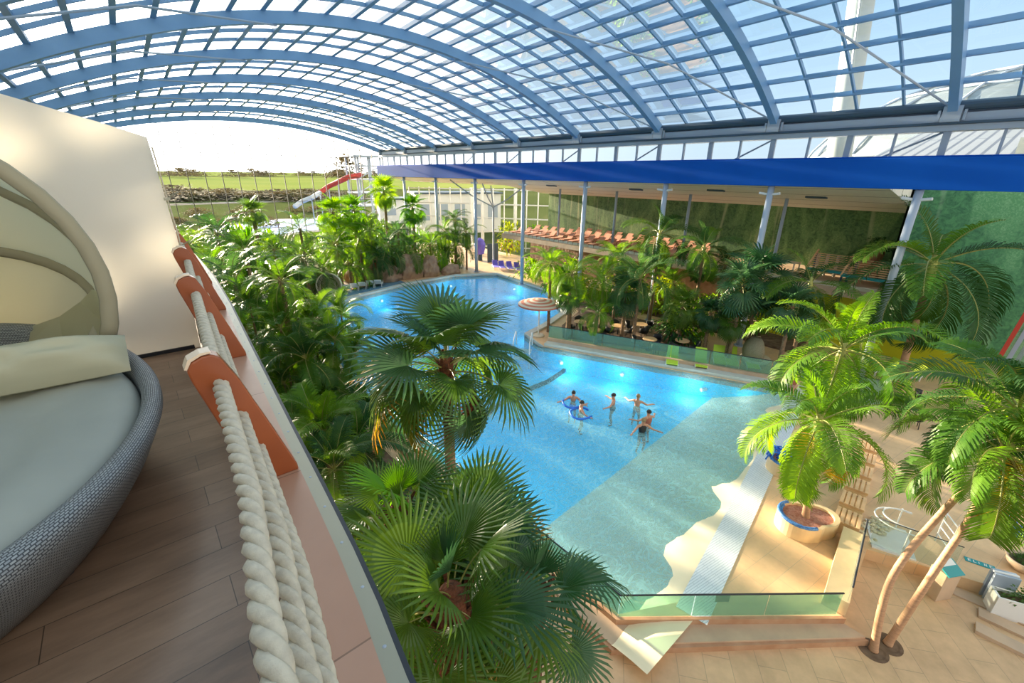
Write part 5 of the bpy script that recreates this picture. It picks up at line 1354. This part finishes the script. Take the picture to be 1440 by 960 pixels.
# foam noodle bundle at right edge behind the fronds
p = at_z(1437, 738, .3)
mb = MB(); rk = random.Random(9)
for i in range(14): a = rk.uniform(0, 6); mb.tube([(rk.uniform(-.2, .2), rk.uniform(-.2, .2), 0), (.3*math.cos(a), .3*math.sin(a), .4), (.5*math.cos(a), .5*math.sin(a), .1)], .03, 6)
o = mb.build('foam_noodles', M['bright_blue'], smooth=True); o.location = (p.x, p.y, 0); tag(o, 'small bundle of blue foam noodles at the right border under the palm', 'pool noodles', kind='stuff')

# ================================================================ PEOPLE
def person(loc, rz, label, pose='water', hair='hair_dark', wear='black', s=1., top=None):
    root = empty('person', loc, rz, label, 'person')
    hipz = {'water': .93, 'stand': .93, 'sit': .5}[pose]
    J = {'pelvis': (0, 0, hipz), 'waist': (0, -.01, hipz+.14), 'chest': (0, -.01, hipz+.36), 'neck': (0, 0, hipz+.53), 'head': (0, .025, hipz+.63), 'crown': (0, .02, hipz+.76)}
    E_ = [('pelvis', 'waist'), ('waist', 'chest'), ('chest', 'neck'), ('neck', 'head'), ('head', 'crown')]
    rad = {'pelvis': .135, 'waist': .115, 'chest': .14, 'neck': .055, 'head': .088, 'crown': .075}
    for sx, q in ((-1, 'l'), (1, 'r')):
        if pose == 'water': el, ha = (sx*.42, .12, hipz+.28), (sx*.6, .3, hipz+.28)
        elif pose == 'stand': el, ha = (sx*.27, -.02, hipz+.17), (sx*.29, .1, hipz-.06)
        else: el, ha = (sx*.27, .02, hipz+.2), (sx*.2, .26, hipz+.12)
        J['sh'+q] = (sx*.18, -.01, hipz+.45); J['el'+q] = el; J['ha'+q] = ha
        rad['sh'+q] = .06; rad['el'+q] = .042; rad['ha'+q] = .03
        E_ += [('chest', 'sh'+q), ('sh'+q, 'el'+q), ('el'+q, 'ha'+q)]
        dh = (V(ha)-V(el)).normalized(); J['pa'+q] = tuple(V(ha)+dh*.07); rad['pa'+q] = .032; E_.append(('ha'+q, 'pa'+q))
        sd = dh.cross(V((0, 0, 1))).normalized()
        for fi, (off, ln) in enumerate(((-.028, .065), (-.01, .08), (.01, .075), (.027, .06))):
            J[f'f{fi}{q}'] = tuple(V(J['pa'+q])+sd*off*1.2+dh*.03); J[f'g{fi}{q}'] = tuple(V(J['pa'+q])+sd*off*1.5+dh*(.03+ln)-V((0, 0, .012))); rad[f'f{fi}{q}'] = .0095; rad[f'g{fi}{q}'] = .0075
            E_ += [('pa'+q, f'f{fi}{q}'), (f'f{fi}{q}', f'g{fi}{q}')]
        J['t'+q] = tuple(V(ha)+dh*.06-sd*sx*.055); rad['t'+q] = .01; E_.append(('ha'+q, 't'+q))
        if pose == 'sit': kn, an, to = (sx*.12, .45, hipz+.02), (sx*.12, .5, .08), (sx*.13, .66, .04)
        elif pose == 'water': kn, an, to = (sx*.13, .08, .49), (sx*.14, -.04, .08), (sx*.15, .12, .04)
        else: kn, an, to = (sx*.1, .03, .49), (sx*.1+.02, -.03, .08), (sx*.12, .13, .04)
        J['hi'+q] = (sx*.09, 0, hipz-.05); J['kn'+q] = kn; J['an'+q] = an; J['to'+q] = to
        rad['hi'+q] = .095; rad['kn'+q] = .058; rad['an'+q] = .038; rad['to'+q] = .035
        E_ += [('pelvis', 'hi'+q), ('hi'+q, 'kn'+q), ('kn'+q, 'an'+q), ('an'+q, 'to'+q)]
    names = list(J); me = bpy.data.meshes.new('body'); me.from_pydata([J[n] for n in names], [(names.index(a), names.index(b)) for a, b in E_], [])
    me.materials.append(M['skin']); o = link('body', me, root)
    md = o.modifiers.new('skin', 'SKIN')
    if not me.skin_vertices: 
        me_l = None
    sv = me.skin_vertices[0].data
    for i, n in enumerate(names): sv[i].radius = (rad[n], rad[n]*(.8 if n in ('pelvis', 'waist', 'chest') else 1)); sv[i].use_root = (n == 'pelvis')
    ss = o.modifiers.new('sub', 'SUBSURF'); ss.levels = ss.render_levels = 2; o.modifiers['skin'].use_smooth_shade = True
    hd = V(J['head'])+V((0, 0, .04))
    mb = MB(); mb.ellipsoid(hd+V((0, -.018, .03)), (.1, .115, .115), 16, 10, zmin=-.25); mb.build('hair', M[hair], root, smooth=True)
    mb = MB(); mb.ellipsoid(hd+V((0, .1, -.01)), (.013, .02, .022), 8, 6)
    for sx in (-1, 1): mb.ellipsoid(hd+V((sx*.092, 0, -.005)), (.012, .02, .03), 8, 6)
    mb.build('face', M['skin'], root, smooth=True)
    fc = [c for c in root.children if c.name.startswith('face')][0]
    mb = MB()
    for sx in (-1, 1): mb.ellipsoid(hd+V((sx*.034, .09, .015)), (.012, .008, .007), 8, 5)
    mb.build('eyes', M['black'], fc)
    mb = MB(); mb.ellipsoid(hd+V((0, .088, -.045)), (.024, .008, .006), 8, 5); mb.build('mouth', M['red'], fc)
    mb = MB(); mb.lathe([(.15, hipz-.08), (.172, hipz), (.15, hipz+.1)], 20, cap=False); o2 = mb.build('swimwear', M[wear], root, smooth=True); o2.scale = (1, .85, 1)
    if top:
        mb = MB(); mb.lathe([(.14, hipz+.1), (.165, hipz+.25), (.17, hipz+.38), (.1, hipz+.47)], 20, cap=False); o3 = mb.build('top', M[top], root, smooth=True); o3.scale = (1, .85, 1)
    root.scale = (s,)*3
    return root
ppl = [((806, 563), 2.2, 'person standing in the pool leaning on a blue foam ring, farther from the camera', 'hair_dark', 'bright_blue', None),
       ((817, 578), 4.0, 'person standing in the pool with a blue foam ring, nearer to the camera', 'hair_dark', 'black', None),
       ((862, 568), .6, 'person with dark hair standing in the pool with bent arms, beside the foam rings', 'hair_dark', 'black', None),
       ((896, 570), -1.2, 'person with arms spread in the pool, farthest right of the bathers in deep water', 'hair_fair', 'red', None),
       ((911, 594), -.3, 'person in an orange top standing in the pool behind another bather', 'hair_dark', 'red', 'par_red'),
       ((903, 606), 2.6, 'person with light hair and dark swimwear closest to the sandy shallows', 'hair_fair', 'black', 'black')]
for (q, rz, lb, hr, wr, tp) in ppl:
    p = at_z(*q, -.13); zf = depth(p.x, p.y)
    person((p.x, p.y, zf), rz, lb, 'water', hr, wr, 1.0, tp)
for (px, py), lb in (((806, 566), 'blue foam ring floating around the bather farther away'), ((817, 581), 'blue foam ring floating around the nearer bather')):
    p = at_z(px, py, -.1); mb = MB(); mb.tube([(.5*math.cos(2*PI*k/20), .5*math.sin(2*PI*k/20), .03*math.sin(k)) for k in range(17)], .05, 8); o = mb.build('foam_ring', M['bright_blue'], smooth=True); o.location = p; tag(o, lb, 'foam ring')
p = at_z(1110, 560, -.02); person((p.x, p.y, depth(p.x, p.y)), 1.2, 'person in orange red swimwear standing at the far corner of the shallows', 'stand', 'hair_dark', 'par_red', 1., 'par_red')
p = at_z(1058, 514, 0); person((p.x, p.y, .06), 2.3, 'person in red sitting in the basket chair behind the glass fence', 'sit', 'hair_dark', 'red', 1., 'red')
p = at_z(1264, 548, 0); person((p.x+.5, p.y, 0), 1.5, 'person in orange sitting by the trunk at the yellow wall', 'sit', 'hair_fair', 'par_red', 1., 'par_red')
mb = MB(); mb.box((0, 0, .22), (.6, .6, .44)); o = mb.build('stool', M['lime'], bevel=.03); o.location = (p.x+.5, p.y-.0, 0); tag(o, 'small lime green stool under the person in orange', 'stool')
p = at_z(468, 412, 0); person((p.x, p.y, .12), -1.0, 'person sitting in the cream basket chair of the far bank', 'sit', 'hair_dark', 'red', 1., None)

# ================================================================ OUTSIDE
mb = MB(); mb.prism([(-900, 61.7), (1600, 61.7), (2600, 3000), (-2200, 3000)], -.6, -.42); S('ground_outside', mb, M['grass'])
mb = MB(); mb.prism([(40.2, -300), (1600, -300), (1600, 61.7), (40.2, 61.7)], -.6, -.42); S('ground_side', mb, M['grass'])
mb = MB(); mb.add([(-900, 300, -.35), (900, 300, -.35), (1500, 900, 5), (-1500, 900, 5), (2400, 1800, 8), (-2400, 1800, 8)], [(0, 1, 2, 3), (3, 2, 4, 5)]); S('field', mb, M['field'])
mb = MB(); mb.prism([(-60, 176), (160, 196), (160, 204), (-60, 186)], -.42, -.36); S('path', mb, M['path'])
mb = MB(); mb.prism([(12, 84), (30, 92), (44, 112), (26, 116), (12, 104)], -.42, -.35); S('outdoor_pool', mb, M['blue_tile'])
mb = MB(); mb.prism([(10, 82), (32, 90), (47, 113), (25, 119), (10, 106)], -.42, -.38); S('outdoor_pool_deck', mb, M['path'])
ro = random.Random(31)
def blob_mesh(seed, n=420, leaf=.5):
    rb_ = random.Random(seed); mb = MB()
    for i in range(n):
        d = V((rb_.gauss(0, 1), rb_.gauss(0, 1), abs(rb_.gauss(0, .8)))).normalized()*rb_.uniform(.5, 1.05); a = V((rb_.uniform(-1, 1), rb_.uniform(-1, 1), rb_.uniform(-1, 1))).normalized(); b_ = a.cross(V((0, 0, 1))).normalized()
        s_ = leaf*rb_.uniform(.15, .35); mb.add([d+a*s_, d+b_*s_, d-a*s_, d-b_*s_], [(0, 1, 2, 3)])
    for k in range(5): a = k*1.25; mb.tube([(0, 0, -.3), (.5*math.cos(a), .5*math.sin(a), .5)], .04, 5)
    return mb.mesh('foliage', M['scrub'])
BM = [blob_mesh(s_) for s_ in (1, 2, 3)]
M['tree_far'] = leafmat('distant_tree', (.11, .09, .045), (.17, .14, .07), trans=.15, rough=.8)
BM = [crown_mesh('bush', 0, 'tree_far')]*3
for i in range(46):
    px = ro.uniform(215, 500); p = at_z(px, ro.uniform(272, 281), 0)
    o = link('shrub', BM[i % 3]); o.location = (p.x, p.y, -.6); sz = ro.uniform(5, 10)*p.y/260; o.scale = (sz*1.3, sz, sz*.3); o.rotation_euler = (0, 0, ro.uniform(0, 6)); tag(o, 'brown winter shrub in the hedge line beyond the outdoor pool', 'shrub', 'brown shrubs of the hedge line')
for i in range(26):
    px = ro.uniform(200, 600); d_ = ray(px, 246); k_ = ro.uniform(650, 900)/d_.y; p = V((d_.x*k_, 0+ray(px, 246).y*k_, 4))
    o = link('distant_tree', BM[i % 3]); o.location = p; sz = ro.uniform(5, 10); o.scale = (sz*1.6, sz, sz*.7); tag(o, 'small bare tree on the horizon beyond the green field', 'tree', 'bare trees on the horizon')
for i in range(14):
    px = ro.uniform(225, 470); p = at_z(px, ro.uniform(292, 318), 0)
    o = link('shrub', BM[i % 3]); o.location = (p.x, p.y, -.45); sz = ro.uniform(1., 2.); o.scale = (sz*1.3, sz, sz*.7); tag(o, 'low shrub on the lawn around the outdoor pool', 'shrub', 'low shrubs on the outdoor lawn')
p = at_y(490, 246, 250); o = link('distant_tree', BM[1]); o.location = (p.x, 250, 7); o.scale = (9, 9, 8); tag(o, 'leafless tree standing above the far end of the red slide', 'tree')
# outdoor slide and stair tower
r = empty('water_slide', (0, 0, 0), 0, 'outdoor red and white water slide descending beside its steel tower', 'water slide')
pts = [at_y(*q, y) for q, y in (((508, 246), 108), ((490, 249), 104), ((475, 256), 108), ((462, 262), 112), ((450, 271), 108), ((438, 278), 104), ((425, 283), 108), ((415, 290), 104))]
mb = MB(); mb.tube(pts[:5], .55, 10); mb.build('red_chute', M['red'], r, smooth=True)
mb = MB(); mb.tube(pts[4:], .5, 10); mb.build('pale_chute', M['white_metal'], r, smooth=True)
for q in pts[:7]:
    mb = MB(); mb.tube([(q.x, q.y, -.4), tuple(q)], .12, 6); mb.build('post', M['steel_light'], r)
t0 = at_y(512, 246, 110)
r = empty('stair_tower', (t0.x, 110, -.4), 0, 'open steel stair tower at the top of the outdoor slide', 'tower')
for x in (-3, 0, 3):
    for y in (-3, 3): mb = MB(); mb.tube([(x, y, 0), (x, y, 14)], .22, 6); mb.build('post', M['steel_light'], r)
for z in (3, 6, 9, 12): mb = MB(); mb.box((0, 0, z), (6.6, 6.6, .25)); mb.build('landing', M['steel_light'], r)
for z in (0, 3, 6, 9): mb = MB(); mb.bar((-3, -3, z), (3, -3, z+3), .2); mb.build('flight', M['steel_light'], r)
mb = MB(); mb.box((0, 0, 14.1), (7.4, 7.4, .3)); mb.build('roof', M['steel_light'], r)
# low buildings behind the white glazing
for (px, py, y, w_, h_, lb) in ((640, 300, 75, 16, 7, 'grey flat roofed outbuilding seen through the white glazed wall'), (600, 290, 95, 22, 5, 'long low outbuilding beyond the far bank')):
    p = at_y(px, py, y); r = empty('outbuilding', (p.x, y, -.4), R(-20), lb, 'building')
    mb = MB(); mb.box((0, 0, h_/2), (w_, 8, h_)); mb.build('wall', M['white'], r)
    mb = MB(); mb.box((0, 0, h_+.15), (w_+.6, 8.6, .3)); mb.build('roof', M['steel_dark'], r)
    for k in range(5): mb = MB(); mb.box((-w_/2+w_*(k+.5)/5, -4.02, h_*.55), (w_*.12, .06, h_*.4)); mb.build('window', M['steel_light'], r)
# neighbouring hall roofs, dome and mast to the right
r = empty('neighbour_hall', (0, 0, 0), 0, 'neighbouring hall with a standing seam metal roof beyond the clerestory', 'building')
mb = MB(); mb.add([(46, 11.5, 11.0), (46, -8, 11.0), (66, -8, 14.6), (66, 11.5, 14.6)], [(0, 1, 2, 3)]); mb.build('roof', M['roof_metal'], r)
mb = MB(); mb.box((56, 1.8, 5.3), (19.6, 19, 11)); mb.build('wall', M['cream'], r)
r = empty('domed_hall', (96, 4, 9), 0, 'domed glass hall roof behind the metal roof', 'building')
mb = MB(); mb.ellipsoid((0, 0, 0), (27, 27, 15), 40, 12, zmin=0); mb.build('dome', M['roof_glass'] if 0 else glass('dome_glass', (.8, .85, .88), .1, body=.5, body_col=(.3, .35, .38)), r, smooth=True)
for k in range(20):
    a = k*PI/10; mb = MB(); mb.tube([(27.1*math.cos(a)*math.cos(R(e)), 27.1*math.sin(a)*math.cos(R(e)), 15.1*math.sin(R(e))) for e in range(0, 91, 10)], .16, 5); mb.build('rib', M['steel_light'], r)
for e in (15, 32, 50, 68):
    mb = MB(); mb.tube([(27.1*math.cos(2*PI*k/36)*math.cos(R(e)), 27.1*math.sin(2*PI*k/36)*math.cos(R(e)), 15.1*math.sin(R(e))) for k in range(36)], .14, 5, close=True); mb.build('ring', M['steel_light'], r)
mb = MB(); mb.box((0, 0, -4.6), (50, 50, 9.4)); mb.build('wall', M['cream'], r)
ma, mb_ = at_x(1180, 216, 44), at_x(1212, 0, 44)
r = empty('mast', (44, ma.y, -.4), 0, 'tall white tapering mast rising outside beyond the roof', 'mast')
dv = (mb_-ma); top = V((0, mb_.y-ma.y, mb_.z+.4))*1.0
slope = (mb_.y-ma.y)/(mb_.z-ma.z)
mb = MB(); mb.tube([(0, -slope*(ma.z), 0), (0, 0, ma.z+.4), (0, slope*20, ma.z+20), (0, slope*34, ma.z+34)], [.85, .85, .8, .5], 20); mb.build('shaft', M['mast'], r, smooth=True)
mb = MB(); mb.tube([(-1.2, slope*2, ma.z+6), (-.9, slope*20, ma.z+20)], .1, 6); mb.build('stay', M['mast'], r)
r = empty('roof_block', (43, -.6, 0), 0, 'white rooftop wall block with a grey window at the right border', 'building')
mb = MB(); mb.box((0, 0, 6.2), (3.6, 6.2, 12.4)); mb.build('wall', M['coping'], r)
mb = MB(); mb.box((-1.82, -.5, 11.3), (.06, 3.6, .9)); mb.build('window', M['steel_light'], r)

# ================================================================ LIGHT
sd = ray(65, 85).normalized()
sun = bpy.data.lights.new('sun', 'SUN'); sun.energy = 17; sun.angle = R(.8); sun.color = (1, .82, .58)
so = bpy.data.objects.new('sun', sun); col.objects.link(so); so.location = sd*50; so.rotation_euler = sd.to_track_quat('Z', 'Y').to_euler()
w = bpy.data.worlds.new('world'); sc.world = w; w.use_nodes = True; nt = w.node_tree
bg = nt.nodes['Background']; tc = nt.nodes.new('ShaderNodeTexCoord')
nz = nt.nodes.new('ShaderNodeVectorMath'); nz.operation = 'NORMALIZE'; nt.links.new(tc.outputs['Generated'], nz.inputs[0])
dt = nt.nodes.new('ShaderNodeVectorMath'); dt.operation = 'DOT_PRODUCT'; dt.inputs[1].default_value = tuple(sd); nt.links.new(nz.outputs[0], dt.inputs[0])
cr = nt.nodes.new('ShaderNodeValToRGB'); e = cr.color_ramp.elements
e[0].position = 0; e[0].color = (1., .92, .8, 1); e[1].position = 1; e[1].color = (1.0, .97, .9, 1)
for pos, c_ in ((.38, (.62, .64, .62, 1)), (.5, (.29, .44, .59, 1)), (.72, (.28, .44, .6, 1)), (.875, (.46, .58, .66, 1)), (.95, (.85, .83, .78, 1))):
    q = cr.color_ramp.elements.new(pos); q.color = c_
rm = nt.nodes.new('ShaderNodeMath'); rm.operation = 'MULTIPLY_ADD'; rm.inputs[1].default_value = .5; rm.inputs[2].default_value = .5
nt.links.new(dt.outputs['Value'], rm.inputs[0]); nt.links.new(rm.outputs[0], cr.inputs[0])
sx = nt.nodes.new('ShaderNodeSeparateXYZ'); nt.links.new(nz.outputs[0], sx.inputs[0])
hz = nt.nodes.new('ShaderNodeMapRange'); hz.inputs[1].default_value = .0; hz.inputs[2].default_value = .28; hz.inputs[3].default_value = .5; hz.inputs[4].default_value = 0; nt.links.new(sx.outputs[2], hz.inputs[0])
mx = nt.nodes.new('ShaderNodeMix'); mx.data_type = 'RGBA'; mx.inputs[7].default_value = (.62, .66, .68, 1); nt.links.new(hz.outputs[0], mx.inputs[0]); nt.links.new(cr.outputs[0], mx.inputs[6])
# brightening towards the sun, and the sun's own disc
pw = nt.nodes.new('ShaderNodeMath'); pw.operation = 'POWER'; pw.inputs[1].default_value = 900; cl_ = nt.nodes.new('ShaderNodeMath'); cl_.operation = 'MAXIMUM'; cl_.inputs[1].default_value = 0
nt.links.new(dt.outputs['Value'], cl_.inputs[0]); nt.links.new(cl_.outputs[0], pw.inputs[0])
ml = nt.nodes.new('ShaderNodeMath'); ml.operation = 'MULTIPLY_ADD'; ml.inputs[1].default_value = 12; nt.links.new(pw.outputs[0], ml.inputs[0])
p3 = nt.nodes.new('ShaderNodeMath'); p3.operation = 'POWER'; p3.inputs[1].default_value = 9; nt.links.new(cl_.outputs[0], p3.inputs[0])
g3 = nt.nodes.new('ShaderNodeMath'); g3.operation = 'MULTIPLY_ADD'; g3.inputs[1].default_value = 6; g3.inputs[2].default_value = 1; nt.links.new(p3.outputs[0], g3.inputs[0]); nt.links.new(g3.outputs[0], ml.inputs[2])
sc_ = nt.nodes.new('ShaderNodeVectorMath'); sc_.operation = 'SCALE'; nt.links.new(mx.outputs[2], sc_.inputs[0]); nt.links.new(ml.outputs[0], sc_.inputs['Scale'])
nt.links.new(sc_.outputs[0], bg.inputs[0]); bg.inputs[1].default_value = 1.0
sc.view_settings.view_transform = 'Standard'; sc.view_settings.look = 'None'; sc.view_settings.gamma = 1; sc.view_settings.use_curve_mapping = False
sc.view_settings.exposure = .9
sc.cycles.transparent_max_bounces = 24
sc.cycles.max_bounces = 8
sc.cycles.diffuse_bounces = 4
sc.cycles.sample_clamp_indirect = 4
